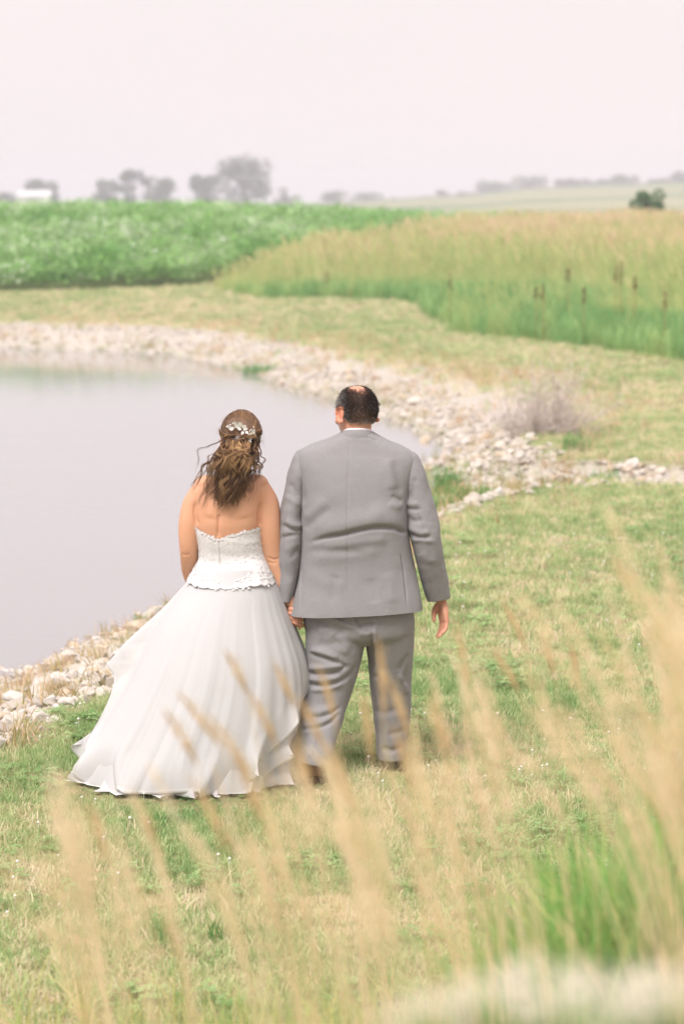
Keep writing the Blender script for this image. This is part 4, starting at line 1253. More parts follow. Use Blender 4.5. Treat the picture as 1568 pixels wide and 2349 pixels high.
# jacket collar and the white shirt collar standing above it
def collar(name, rows, m, parent, n=60):
    V = []
    for py, cx, rx, Yc, rb, rf, dip in rows:
        th = np.linspace(0, 2 * np.pi, n, endpoint=False)
        c = P(cx, py, Yc)
        V.append(np.column_stack([c[0] + rx * MPP * np.cos(th), Yc + np.where(np.sin(th) > 0, rf, rb) * np.sin(th), c[2] - dip * (0.5 + 0.5 * np.sin(th)) ** 1.3]))
    V = np.concatenate(V)
    return link(name, mesh_from(name, V, grid_faces(len(rows), n), m), parent)
collar('collar', [(1018, 817, 60, gy_, .088, .12, .05), (1006, 818, 52, gy_, .090, .11, .055), (994, 818, 43, gy_, .086, .105, .06), (983, 819, 39, gy_ + .004, .083, .10, .065), (981.5, 819, 37.5, gy_ + .005, .080, .096, .065), (990, 819, 36.5, gy_ + .005, .078, .094, .06)], m_suit, jacket)
collar('shirt_collar', [(1000, 819, 36.5, gy_ + .006, .080, .09, .05), (985, 819, 36.2, gy_ + .006, .0785, .09, .055), (979.5, 819.5, 35.4, gy_ + .008, .0765, .088, .06), (978.5, 819.5, 34.4, gy_ + .008, .074, .085, .06), (990, 819.5, 33.5, gy_ + .008, .071, .083, .05)], m_shirt, groom)
# shirt cuffs
mb = MB(); mb.add(*tube([P(655.5, 1372, 11.01), P(657, 1380.5, 11.01)], [0.030, 0.030], 24)); link('shirt_cuff', mb.mesh('shirt_cuff', m_shirt), groom)

# ---- trousers
mb = MB()
mb.add(*closed_loft([(1340, 706, 930, gy_, .135, .20), (1390, 700, 944, gy_, .150, .19), (1430, 697, 950, gy_ + .005, .158, .16), (1458, 712, 938, gy_ + .01, .145, .14), (1476, 790, 882, gy_ + .02, .09, .09)], 30, 60, 2.5))
mb.add(*closed_loft([(1420, 700, 842, 11.01, .135, .13), (1480, 700, 836, 11.01, .135, .13), (1540, 703, 822, 11.01, .122, .12), (1590, 697, 807, 11.005, .110, .11), (1620, 691, 797, 10.99, .105, .11), (1680, 686, 778, 10.93, .10, .11), (1720, 683, 766, 10.88, .095, .115), (1748, 682, 757, 10.86, .088, .115, -0.20)], 60, 60, 2.2))
mb.add(*closed_loft([(1420, 822, 950, 11.03, .13, .12), (1480, 838, 948, 11.06, .13, .12), (1540, 845, 945, 11.09, .115, .115), (1600, 851, 942, 11.12, .10, .105), (1660, 858, 938, 11.14, .095, .10), (1715, 863, 933, 11.15, .092, .10), (1738, 865, 930, 11.15, .088, .10)], 60, 60, 2.2))
tm = fuse('trousers', mb, 0.0048, 6, 0.5)
V = get_co(tm); N = get_no(tm)
V = wavy(V, N, 0.005, 10, 9, 6)
T = []
for pts, w, h in [(((235, 500), (330, 530), (430, 565), (555, 612)), 5, -0.012), (((240, 470), (360, 500), (480, 545)), 8, 0.010), (((215, 660), (330, 668), (450, 660), (560, 600)), 4.5, -0.013), (((220, 620), (360, 620), (520, 590)), 7, 0.010),
                  (((190, 745), (330, 765), (460, 740), (570, 680), (630, 590)), 5, -0.012), (((200, 705), (350, 720), (500, 690)), 7, 0.010), (((230, 805), (400, 790), (520, 740)), 6, 0.008), (((175, 1000), (300, 1025), (420, 990), (500, 930)), 5, -0.010),
                  (((170, 960), (300, 985), (440, 940)), 8, 0.008), (((165, 1125), (300, 1115), (420, 1060), (490, 980)), 5, -0.011), (((170, 1090), (300, 1075), (430, 1020)), 8, 0.008), (((140, 1215), (200, 1150), (280, 1125)), 6, 0.008), (((150, 1150), (175, 1180), (150, 1230)), 6, -0.006),
                  (((585, 140), (620, 230), (665, 320)), 2.2, -0.009), (((335, 170), (470, 240), (640, 300)), 7, 0.009), (((300, 220), (430, 300), (560, 330)), 9, -0.007), (((420, 160), (560, 250), (650, 310)), 5, -0.007),
                  (((640, 290), (700, 262), (765, 262)), 5, -0.010), (((640, 330), (720, 345), (765, 300)), 7, 0.007), (((768, 262), (778, 400), (785, 560), (795, 690)), 5, 0.011), (((745, 330), (755, 500), (765, 650)), 6, -0.009), (((745, 690), (780, 692), (800, 700)), 5, -0.007),
                  (((965, 660), (1010, 760), (1045, 840)), 6, 0.009), (((1060, 500), (1000, 590), (975, 650)), 6, -0.007), (((1080, 600), (1030, 700), (1020, 760)), 7, -0.006), (((300, 330), (400, 300), (460, 360)), 12, 0.007), (((290, 420), (400, 430), (500, 400)), 10, -0.006), (((480, 330), (540, 420), (510, 520)), 12, 0.007),
                  (((365, 700), (358, 850), (342, 1030)), 2.0, 0.006), (((295, 1120), (275, 1250), (250, 1350)), 2.2, 0.007), (((840, 300), (850, 600), (870, 950)), 10, 0.004), (((830, 1270), (900, 1300), (1010, 1270)), 7, -0.010), (((880, 1170), (960, 1150), (1040, 1120)), 7, -0.007), (((760, 960), (860, 990), (980, 950)), 9, -0.006),
                  (((590, 640), (570, 850), (540, 1050), (470, 1250)), 4, -0.006)]:
    T.append(([c4(*q) for q in pts], w, h))
V = ridges(V, N, T)
set_co(tm, V); tm.materials.append(m_trouser)
tag(link('trousers', tm, groom), 'grey wool trousers creased behind the knee')

# ---- shoes
def shoe(heel, toe, up, k, W=1.0):
    """heel and toe are points on the sole; up points out of the shoe's mouth"""
    heel = vec(*heel); toe = vec(*toe); ax = toe - heel; L = np.linalg.norm(ax); ax /= L
    up = vec(*up); up -= ax * up.dot(ax); up /= np.linalg.norm(up); sd = np.cross(ax, up)
    rows_ = [(-0.02, .018, .03, .05), (0.0, .030, .036, .085), (0.07, .036, .037, .098), (0.2, .037, .037, .10), (0.36, .036, .037, .088), (0.5, .040, .042, .066), (0.68, .047, .049, .052), (0.85, .042, .045, .042), (0.96, .026, .03, .032), (1.0, .006, .01, .02)]
    a = smooth_path(np.array(rows_), 40); a[:, 1:3] *= W; a[:, 3] *= 1.1 * W
    V = []; n = 28; th = np.linspace(0, 2 * np.pi, n, endpoint=False)
    for t, wt, wb, h in a:
        h = max(h, .012)
        x = np.cos(th) * np.where(np.sin(th) > 0, wt, wb); z = np.where(np.sin(th) > 0, h * np.abs(np.sin(th)) ** .8, -0.004 * np.abs(np.sin(th)) ** .3) + 0.022
        V.append(heel + ax * L * t + x[:, None] * sd + z[:, None] * up)
    V = np.concatenate(V); F = grid_faces(40, n); F.append(tuple(range(n))[::-1]); F.append(tuple(range(39 * n, 40 * n)))
    root = link('shoe', mesh_from('shoe', V, F, m_leather), groom)
    SW = []
    pr = smooth_path(np.array([(-0.03, .012), (0.0, .030), (0.1, .037), (0.35, .034), (0.5, .040), (0.7, .049), (0.88, .043), (1.0, .018), (1.02, .004)]), 30); pr[:, 1] *= W
    for off in (0.010, 0.022):
        for s in (1, -1):
            SW.append(np.array([heel + ax * L * t + sd * s * (w_ + .003) + up * off for t, w_ in pr]))
    V = np.concatenate(SW); m = 30; F = []
    for i in range(m - 1):
        a0, b0, c0, d0 = i, m + i, 2 * m + i, 3 * m + i
        F += [(a0, b0, b0 + 1, a0 + 1), (c0, c0 + 1, d0 + 1, d0), (a0, a0 + 1, c0 + 1, c0), (b0, d0, d0 + 1, b0 + 1)]
    link('sole', mesh_from('sole', V, F, m_sole, False), root)
    mb = MB(); q = [(-0.025, .014), (0.0, .030), (0.12, .037), (0.22, .036)]
    top = [heel + ax * L * t + sd * s * w_ + up * .0105 for s in (1, -1) for t, w_ in (q if s == 1 else q[::-1])]
    bot = [p - up * .024 for p in top]; n8 = len(top)
    mb.add(top + bot, [tuple(range(n8))[::-1], tuple(range(n8, 2 * n8))] + [(i, (i + 1) % n8, n8 + (i + 1) % n8, n8 + i) for i in range(n8)])
    link('heel', mb.mesh('heel', m_sole, False), root)
    return root
ls = shoe(P(714, 1790, 10.83), vec(P(717, 1800, 11.07)[0], 11.07, 0.012), (0, 0.28, 0.96), 0, 1.25)
tag(ls, 'brown leather shoe with its heel raised')
rs = shoe(vec(P(895, 1780, 11.17)[0], 11.14, 0.01), vec(P(897, 1780, 11.4)[0] + .02, 11.43, 0.008), (0, 0, 1), 1)
mb = MB(); mb.add(*limb([LA + vec(0, .03, .06), LA + vec(-.004, .02, 0.01), LA + vec(-.01, .02, -.03)], [.040, .036, .034], 16, 8)); m_sock = mat_plain('sock', (0.05, 0.045, 0.05), 0.9); link('sock', mb.mesh('sock', m_sock), groom); mb = MB(); mb.add(*limb([P(896, 1730, 11.15), P(896, 1750, 11.16), vec(P(896, 1770, 11.2)[0], 11.2, .07)], [.046, .044, .044], 16, 8)); link('sock', mb.mesh('sock', m_sock), groom)
# ================================================================== the bride
bx0 = P(528, 1800, D0)
bride = thing('person', (float(bx0[0]), D0, 0.0), 'person in a white strapless ball gown with long curled brown hair, seen from behind', 'person')
by_ = 11.0
BH = P(551, 1003, by_ + 0.03); BS = 0.98
mb = MB()
BM = head_pieces(mb, BH, -0.25, -0.16, BS)
mb.add(*limb([P(526, 1112, by_ + .01), P(533, 1085, by_ + .01), P(545, 1040, by_ + .025)], [0.064, 0.056, 0.054], 18, 14))
mb.add(*closed_loft([(1080, 508, 556, by_ + .01, .050, .055), (1092, 486, 580, by_, .075, .07), (1104, 462, 601, by_, .095, .09), (1122, 450, 609, by_, .108, .11), (1150, 447, 605, by_, .115, .13), (1185, 446, 602, by_, .118, .15),
                     (1212, 448, 600, by_, .116, .15), (1245, 456, 602, by_, .108, .13), (1275, 459, 606, by_, .106, .13), (1310, 450, 615, by_, .12, .14), (1380, 440, 628, by_, .14, .14), (1440, 450, 620, by_, .12, .12)], 50, 44))
# arms: the near side hangs by the skirt, the other reaches to his hand
BE1 = P(434, 1268, 11.0); BE2 = P(629, 1283, 11.0)
mb.add(*limb([P(468, 1128, by_), P(446, 1160, by_), P(436, 1210, 10.99), BE1, P(440, 1320, 11.10), P(470, 1380, 11.24)], [.060, .057, .054, .043, .040, .028], 18, 40))
mb.add(*limb([P(592, 1126, by_), P(611, 1160, by_), P(618, 1215, 10.99), BE2, P(648, 1340, 11.0), P(669, 1388, 10.99)], [.062, .060, .056, .045, .038, .027], 18, 40))
mb.add(*ellipsoid(P(474, 1112, by_), (.055, .06, .045))); mb.add(*ellipsoid(P(589, 1110, by_), (.055, .06, .045)))
# legs and feet under the gown
for s in (-1, 1):
    a = P(530 + s * 35, 1440, by_); k = P(530 + s * 30, 1600, by_ + .04 * s); f = P(530 + s * 28, 1765, by_ + .06 * s); t = f + vec(0, .16, -.06)
    mb.add(*limb([a, k, f, t], [.10, .06, .042, .028], 14, 24))
hand(mb, P(669, 1388, 10.99), None, (0.22, 0.02, -1.0), (0.7, -0.7, 0), (0.5, 0.8, 0), 0.80, 0.0, 0.85, [(0.004, 0.0, -0.012), (0.014, -0.012, -0.034), (0.020, -0.020, -0.056)])
hand(mb, P(470, 1380, 11.24), None, (0.3, 0.2, -1.0), (0.6, 0.3, 0), (0.2, 0.9, 0), 0.82, 0.02, 0.3, [(0.010, 0.01, -0.012), (0.03, 0.02, -0.03), (0.04, 0.02, -0.05)])
bb = fuse('body', mb, 0.005, 8, 0.5)
V = get_co(bb); N = get_no(bb)
B = [([(503, 1178), (501, 1200), (500, 1236)], 3.5, -0.009), ([(478, 1130), (486, 1160), (482, 1190)], 16, 0.006), ([(560, 1125), (556, 1160), (562, 1190)], 18, 0.006), ([(520, 1120), (512, 1160), (505, 1190)], 16, -0.003),
     ([(600, 1150), (594, 1180), (597, 1208)], 4, -0.006), ([(448, 1150), (447, 1180), (455, 1205)], 4, -0.006), ([(470, 1196), (500, 1206), (560, 1202), (590, 1196)], 12, 0.002), ([(614, 1278), (628, 1284), (640, 1280)], 2.6, -0.004), ([(612, 1288), (626, 1292), (638, 1288)], 2.6, -0.003), ([(416, 1270), (426, 1273), (436, 1271)], 3, -0.003)]
V = ridges(V, N, B)
set_co(bb, V); bb.materials.append(m_skin_b)
link('body', bb, bride)

# ------------------------------------------------------------------ gown
def mat_white(name, c, trans=0.25, clear=0.0, rough=0.85, lace=0):
    m, nt, out = new_mat(name)
    tc = nd(nt, 'ShaderNodeTexCoord')
    b = nd(nt, 'ShaderNodeBsdfPrincipled'); b.inputs['Base Color'].default_value = (*c, 1); b.inputs['Roughness'].default_value = rough; b.inputs['Specular IOR Level'].default_value = 0.15
    if lace:
        n = noise(nt, 60, 3, 0.6, tc.outputs['Object'])
        mp = mixc(nt, 0.06, tc.outputs['Object'], n.outputs['Color'])
        v = nd(nt, 'ShaderNodeTexVoronoi'); v.feature = 'DISTANCE_TO_EDGE'; v.inputs['Scale'].default_value = 62
        nt.links.new(mp, v.inputs['Vector'])
        rr = ramp(nt, v.outputs[0], [(0.02, (1, 1, 1)), (0.12, (0.2, 0.2, 0.2)), (0.3, (0.7, 0.7, 0.7))])
        n9 = noise(nt, 120, 3, 0.7, tc.outputs['Object'])
        sm = mixc(nt, 0.45, rr.outputs[0], n9.outputs[0])
        cr = ramp(nt, sm, [(0.3, [q * 0.86 for q in c]), (0.65, c)])
        nt.links.new(cr.outputs[0], b.inputs['Base Color'])
        bump(nt, b, sm, 0.45, 0.005)
    t = nd(nt, 'ShaderNodeBsdfTranslucent'); t.inputs['Color'].default_value = (*c, 1)
    x = nd(nt, 'ShaderNodeMixShader'); x.inputs[0].default_value = trans
    nt.links.new(b.outputs[0], x.inputs[1]); nt.links.new(t.outputs[0], x.inputs[2])
    last = x
    if clear:
        tr = nd(nt, 'ShaderNodeBsdfTransparent'); y_ = nd(nt, 'ShaderNodeMixShader'); y_.inputs[0].default_value = clear
        nt.links.new(x.outputs[0], y_.inputs[1]); nt.links.new(tr.outputs[0], y_.inputs[2]); last = y_
    nt.links.new(last.outputs[0], out.inputs['Surface'])
    return m
m_lining = mat_white('gown_lining', (0.71, 0.69, 0.695), 0.1)
m_tulle = mat_white('gown_tulle', (0.735, 0.715, 0.72), 0.25, 0.14)
m_lace = mat_white('gown_lace', (0.80, 0.77, 0.76), 0.05, 0, 0.8, 1)
m_petal = mat_white('gown_petal', (0.80, 0.775, 0.765), 0.15)

gown = bpy.data.objects.new('gown', None); col.objects.link(gown); gown.parent = bride; gown.matrix_parent_inverse = bride.matrix_basis.inverted()
tag(gown, 'white strapless ball gown with lace bodice and tiered tulle skirt')
# bodice
BR = [(1196, 444.5, 602.5, by_, .122, .156), (1212, 446, 602, by_, .122, .156), (1245, 453.5, 604, by_, .116, .140), (1272, 455, 609, by_, .115, .14), (1292, 449, 617, by_, .151, .15), (1310, 440, 625, by_, .174, .17), (1330, 429, 635, by_, .204, .19)]
NRb, NCb = 70, 240
V, _ = loft(BR, NRb, NCb, 2.3)
th = np.tile(np.linspace(0, 2 * np.pi, NCb, endpoint=False), NRb); tt = np.repeat(np.linspace(0, 1, NRb), NCb)
u, v = pix(V)
topdip = np.interp(u, [444, 455, 480, 500, 520, 560, 603], [6, 12, 25, 33, 24, 15, 8])            # scooped top edge of the back
topdip = np.where(np.sin(th) > 0.1, 0, topdip) + 2.2 * np.abs(np.sin(th * 26)) * np.where(np.sin(th) > 0.1, 0, 1)
V[:, 2] -= topdip * MPP * (1 - tt) ** 1.0
low = 3.5 * np.abs(np.sin(th * 11 + .4)) + 3.0 * np.sin(th * 3 + 1.0)
V[:, 2] -= low * MPP * smooth(0.7, 1.0, tt)
bm_ = mesh_from('bodice', V, [tuple(reversed(f)) for f in grid_faces(NRb, NCb)], m_lace)
V = get_co(bm_); N = get_no(bm_)
V = V + N * (0.0022 * (fbm(th * 60, tt * 46, 4, 2) - 0.4))[:, None]
V = ridges(V, N, [([(500, 1228), (504, 1265), (506, 1322)], 1.4, -0.006), ([(497, 1228), (501, 1265), (502.5, 1322)], 2.2, 0.003), ([(470, 1268), (530, 1275), (600, 1268)], 10, -0.004), ([(520, 1240), (560, 1246), (600, 1240)], 5, 0.002)])
set_co(bm_, V)
bodice = link('bodice', bm_, gown)
# applied lace flowers at the top edge and over the hips
rng = np.random.default_rng(9)
lf = MB(); ls_ = MB()
Vn = get_no(bm_)
def petal_at(mbx, p, n, s):
    a = np.cross(n, rng.normal(size=3)); a /= np.linalg.norm(a) + 1e-9; b_ = np.cross(n, a)
    for k in range(5):
        t = k * 1.2566 + rng.uniform(0, .4); d = a * math.cos(t) + b_ * math.sin(t); e = np.cross(n, d)
        q = p + n * 0.0025
        mbx.add([q, q + d * s * .55 + e * s * .33 + n * .0015, q + d * s * 1.05 + n * .001, q + d * s * .55 - e * s * .33 + n * .0015], [(0, 1, 2, 3)])
for _ in range(200):
    r_ = rng.integers(0, 5); c_ = rng.integers(0, NCb); i = r_ * NCb + c_
    petal_at(lf, V[i], Vn[i], rng.uniform(.004, .0085))
for _ in range(360):
    r_ = int(NRb - 1 - abs(rng.normal(0, 13))); r_ = min(max(r_, 20), NRb - 1); c_ = rng.integers(0, NCb); i = r_ * NCb + c_
    petal_at(lf, V[i] + vec(0, 0, -0.012 * rng.uniform() * (r_ > NRb - 9)), Vn[i], rng.uniform(.005, .010))
for _ in range(260):
    i = rng.integers(5, NRb - 8) * NCb + rng.integers(0, NCb)
    petal_at(lf, V[i], Vn[i], rng.uniform(.003, .007))
lo = link('lace_flowers', lf.mesh('lace_flowers', m_petal, False), bodice); lo['kind'] = 'stuff'
# covered buttons down the closing
for k in range(9):
    p = P(505.5 + k * 0.15, 1236 + k * 10, by_ - 0.124)

# skirt tiers
def spline(tab, y):
    ys = np.array([p for p, _ in tab], float); xs = np.array([q for _, q in tab], float)
    m = np.gradient(xs, ys)
    y = np.clip(y, ys[0], ys[-1]); i = np.clip(np.searchsorted(ys, y) - 1, 0, len(ys) - 2)
    h = ys[i + 1] - ys[i]; t = (y - ys[i]) / h
    return (2 * t ** 3 - 3 * t ** 2 + 1) * xs[i] + (t ** 3 - 2 * t ** 2 + t) * h * m[i] + (-2 * t ** 3 + 3 * t ** 2) * xs[i + 1] + (t ** 3 - t ** 2) * h * m[i + 1]

def tier(name, Lx, Rx, hem, seed, amp, ruff, mat, nth=640, nt_=130, nruf=15, e0=0.72, inset=0.0, flip=0.0, Lb=None):
    """Lx, Rx: outline of each side; hem: lowest level by angle; folds fan out from the waist, the hem ripples"""
    th = np.linspace(0, 2 * np.pi, nth, endpoint=False)
    r = np.random.default_rng(seed)
    hy = np.interp(np.degrees(th), [p for p, _ in hem], [q for _, q in hem])
    ker = np.hanning(11); ker /= ker.sum()
    wf = 1 - smooth(np.radians(176), np.radians(186), th)          # 1 on the side turned away, where the flap stands out
    kh = len(ker) // 2; hy = np.convolve(np.concatenate([hy[-kh:], hy, hy[:kh]]), ker, 'valid')
    fold = np.zeros(nth)
    for k, a in ((6, .5), (10, .6), (15, .75), (21, .6), (29, .4), (40, .2)):
        fold += a * np.sin(k * th + r.uniform(0, 6.28) + 0.9 * np.sin(2 * th + r.uniform(0, 6)))
    fold = np.tanh(fold * 0.8)
    for k, a in ((13, .60), (21, .34)):                 # crisper pleats: slow rise, quick fall
        q = (k * th / 6.2832 + r.uniform() + 0.5 * np.sin(3 * th + r.uniform(0, 6))) % 1.0
        fold += a * (0.5 + 0.5 * np.sin(2 * th + r.uniform(0, 6))) * (np.where(q < 0.86, q / 0.86, (1 - q) / 0.14) - 0.5)
    rph = nruf * (th - np.pi) + np.pi / 2 + 1.2 * np.sin(3 * (th - np.pi))
    ra = 0.75 + 0.25 * np.sin(5 * th + r.uniform(0, 6))
    rowsV = []
    zt, zb = P(0, 1296, by_)[2], P(0, 1800, by_)[2]
    for i in range(nt_):
        t = i / (nt_ - 1)
        py = 1296 + (hy - 1296) * t
        xl = spline(Lx, py) if Lb is None else spline(Lx, py) * wf + spline(Lb, py) * (1 - wf); xr = spline(Rx, py)
        e = np.clip((py - (1296 + (hy - 1296) * e0)) / ((hy - 1296) * (1 - e0)), 0, 1) ** 1.6
        cx = (xl + xr) / 2; hx = (xr - xl) / 2 - inset * smooth(0.05, 0.3, t) * (1 - e)
        hxm = hx * MPP
        dd = hxm * 0.80 + .02
        g = amp * (0.12 + 0.88 * t) * smooth(0.05, 0.26, t)
        rad = 1 + g * fold + ruff * ra * e * np.sin(rph) + flip * e
        a2 = th + 0.105 * ra * e * np.cos(rph) * (ruff > 0)
        X = (cx - 784) * MPP + hxm * rad * np.cos(a2)
        Y = by_ - 0.02 + dd * rad * np.sin(a2) + 0.03 * t
        z = zt + (zb - zt) * (py - 1296) / 504.0 + (0.022 * e * ra * np.sin(rph + 1.0) + 0.020 * e * np.sin(5 * th + seed)) * (ruff > 0)
        rowsV.append(np.column_stack([X, Y, z]))
    V = np.concatenate(rowsV)
    V[:, 2] = np.maximum(V[:, 2], 0.012)
    o = link(name, mesh_from(name, V, [tuple(reversed(f)) for f in grid_faces(nt_, nth)], mat), gown)
    if ruff > 0:                                             # fine stiff edging along the hem
        last = V[(nt_ - 1) * nth:]; prev = V[(nt_ - 4) * nth:(nt_ - 3) * nth]
        d = last - prev; d /= np.linalg.norm(d, axis=1)[:, None]
        nrm = np.cross(np.roll(last, -1, 0) - last, d); nrm /= np.linalg.norm(nrm, axis=1)[:, None] + 1e-9
        E = np.concatenate([last - d * 0.016 - nrm * 0.0008, last - nrm * 0.0008, last + d * 0.0006, last + nrm * 0.0008])
        link('hem_ribbon', mesh_from('hem_ribbon', E, grid_faces(4, nth), m_lining), o)
    return o
L0 = [(1296, 470), (1400, 392), (1500, 335), (1600, 290), (1700, 250), (1800, 225), (1870, 215)]
R0 = [(1296, 598), (1400, 628), (1500, 652), (1600, 664), (1700, 670), (1800, 674), (1870, 674)]
L3 = [(1296, 464), (1340, 432), (1400, 388), (1500, 330), (1600, 278), (1700, 216), (1760, 166), (1800, 148), (1870, 135)]
R3 = [(1296, 604), (1340, 624), (1400, 646), (1500, 676), (1600, 686), (1700, 691), (1800, 698), (1870, 703)]
L2 = [(1296, 462), (1340, 428), (1400, 380), (1500, 322), (1560, 286), (1640, 238), (1715, 180), (1800, 140)]
R2 = [(1296, 607), (1340, 629), (1400, 652), (1500, 686), (1600, 698), (1700, 702), (1800, 706)]
L1 = [(1296, 458), (1340, 419), (1400, 362), (1450, 306), (1490, 266), (1525, 252), (1600, 235), (1700, 160), (1800, 135)]
R1 = [(1296, 610), (1340, 636), (1400, 660), (1450, 681), (1505, 701), (1600, 714), (1700, 716), (1800, 716)]
#          right  45   front  135  left  215   250   270   290   325  right
L1b = [(1296, 458), (1340, 423), (1400, 375), (1500, 312), (1560, 277), (1640, 225), (1715, 175), (1800, 150)]
L2b = [(1296, 460), (1340, 425), (1400, 373), (1500, 310), (1560, 278), (1640, 228), (1715, 180), (1775, 152), (1830, 140)]
tier('underskirt', L0, R0, [(0, 1775), (90, 1765), (180, 1775), (270, 1790), (360, 1775)], 1, .03, 0.0, m_lining, 300, 60)
tier('skirt_tier', L3, R3, [(0, 1768), (90, 1752), (160, 1760), (180, 1768), (205, 1792), (245, 1818), (275, 1818), (300, 1800), (325, 1782), (360, 1768)], 2, .026, .12, m_tulle, 640, 170, 14, 0.86, 8, .0)
tier('skirt_tier', L2, R2, [(0, 1660), (60, 1600), (150, 1690), (180, 1716), (196, 1768), (220, 1792), (270, 1802), (292, 1785), (325, 1705), (360, 1660)], 3, .026, .10, m_tulle, 640, 170, 12, 0.84, 4, .012, L2b)
tier('skirt_tier', L1, R1, [(0, 1552), (60, 1500), (140, 1480), (165, 1508), (177, 1530), (183, 1560), (190, 1700), (206, 1750), (240, 1770), (270, 1774), (290, 1760), (325, 1640), (360, 1552)], 4, .026, .085, m_tulle, 640, 170, 12, 0.82, 0, .02, L1b)

# ------------------------------------------------------------------ hair
m_hair = None
mhh, nt, out = new_mat('brown_hair')
a = nd(nt, 'ShaderNodeAttribute', attribute_type='GEOMETRY', attribute_name='shade')
rr = ramp(nt, a.outputs['Fac'], [(0.0, (0.045, 0.022, 0.011)), (0.35, (0.115, 0.055, 0.026)), (0.65, (0.27, 0.14, 0.06)), (1.0, (0.52, 0.32, 0.15))])
b = principled(nt, out, rr.outputs[0], 0.42, 0.45)
rng = np.random.default_rng(404)
HVs, HFs, HSs = [], [], []; hn = 0
def strand(path, r0, shade, taper=0.35):
    global hn
    m = len(path)
    rad = r0 * np.minimum(1, np.linspace(1.0, taper, m)); rad[-1] *= 0.4
    V, F = tube(path, rad, 3, False)
    HVs.append(V); HFs.extend([tuple(i + hn for i in f) for f in F]); HSs.append(np.full(len(V), shade) + np.repeat(np.linspace(-0.05, 0.12, m), 3)); hn += len(V)
HCx, HRx = BH + vec(0.004, -0.012, 0.012), vec(0.094, 0.112, 0.112)
def on_head(az, el, lift=1.0):
    d = np.array([math.cos(el) * math.sin(az), -math.cos(el) * math.cos(az), math.sin(el)])      # az 0 faces the camera
    return HCx + d * HRx * lift
# smooth crown swept back to the twist
GA = P(548, 1012, by_ - 0.10)
for _ in range(1500):
    az = rng.uniform(-1.9, 1.9); el = rng.uniform(0.35, 1.5)
    p0 = on_head(az + math.pi * (rng.uniform() < 0.25) * 0.4, el, 1.0 + rng.normal(0, 0.012)); tgt = GA + vec(rng.normal(0, .032), 0, rng.normal(0.004, .012))
    pts = []
    for t in np.linspace(0, 1, 9):
        q = p0 * (1 - t) + tgt * t
        dv = (q - HCx) / HRx; l = np.linalg.norm(dv)
        pts.append(HCx + dv / l * HRx * (1.015 + 0.05 * math.sin(math.pi * t) * (0.4 + 0.6 * max(0, math.sin(el)))) * (1 + rng.normal(0, .004)))
    strand(np.array(pts), 0.0012, np.clip(rng.normal(0.33, 0.17) + 0.12 * (az > 0), 0, 1), 0.8)
# rolled twists meeting at the back
for side, n in ((-1, 90), (1, 90)):
    for _ in range(n):
        ph = rng.uniform(0, 6.28); rr_ = rng.uniform(.006, .013)
        pts = []
        for t in np.linspace(0, 1, 16):
            q = on_head(side * (1.25 - 1.15 * t), 0.16 - 0.22 * t * (side < 0) - 0.12 * t, 1.09)
            w = 2.4 * 6.28 * t * 0.55 + ph
            pts.append(q + vec(0.3 * rr_ * math.cos(w), -rr_ * math.cos(w), rr_ * 1.2 * math.sin(w)))
        strand(np.array(pts), 0.0013, np.clip(rng.normal(0.55, 0.2), 0, 1), 0.7)
# loops of the pinned knot
for k in range(30):
    cx_, cz_ = rng.uniform(522, 580), rng.uniform(1002, 1034)
    c_ = P(cx_, cz_, by_ - 0.125 + 0.03 * abs(cx_ - 550) / 30); ra_, rb_ = rng.uniform(.014, .028), rng.uniform(.008, .016); tl = rng.uniform(-.6, .6); sh_ = np.clip(rng.normal(.5, .2), 0, 1)
    for q in range(10):
        t = np.linspace(rng.normal(0, .15), 3.6 + rng.normal(0, .2), 14); f_ = 1 + rng.normal(0, .12)
        pp_ = np.column_stack([ra_ * f_ * np.cos(t), -0.012 * np.sin(t) - rng.uniform(0, .006), rb_ * f_ * np.sin(t)])
        pp_ = np.column_stack([pp_[:, 0] * math.cos(tl) - pp_[:, 2] * math.sin(tl), pp_[:, 1], pp_[:, 0] * math.sin(tl) + pp_[:, 2] * math.cos(tl)])
        strand(c_ + pp_, .0013, np.clip(sh_ + rng.normal(0, .12), 0, 1), .8)
# curls
def lock(root, mid, end, n, rad, turns, shade, wob, seed, pts_n=34, grow=1.0):
    r = np.random.default_rng(seed)
    base = smooth_path([root, root * .45 + mid * .55 + vec(0, -0.01, 0), mid, end], pts_n)
    t = np.linspace(0, 1, pts_n); ph0 = r.uniform(0, 6.28); dirn = 1 if r.uniform() < .5 else -1
    ang = dirn * 6.28 * turns * t ** 1.15 + ph0
    rr2 = rad * smooth(0.06, 0.55, t) * (1 - 0.25 * t)
    for k in range(n):
        o1, o2 = r.normal(0, .0024), r.normal(0, .0024); dp = r.normal(0, .16)
        f = 1 + r.normal(0, .10)
        sp = (0.5 + 1.2 * t ** 2) * (1 + 0 * k)
        p = base + np.column_stack([(rr2 * f) * np.cos(ang + dp) + o1 * sp * 1.6, (rr2 * f) * np.sin(ang + dp) * .8 + o2 * sp, r.normal(0, .0015) + 0 * t + r.normal(0, .004) * t])
        e = int(pts_n * r.uniform(0.82, 1.0))
        strand(p[:e], r.uniform(.0010, .0017), np.clip(shade + r.normal(0, .13), 0, 1))
TIPS = []
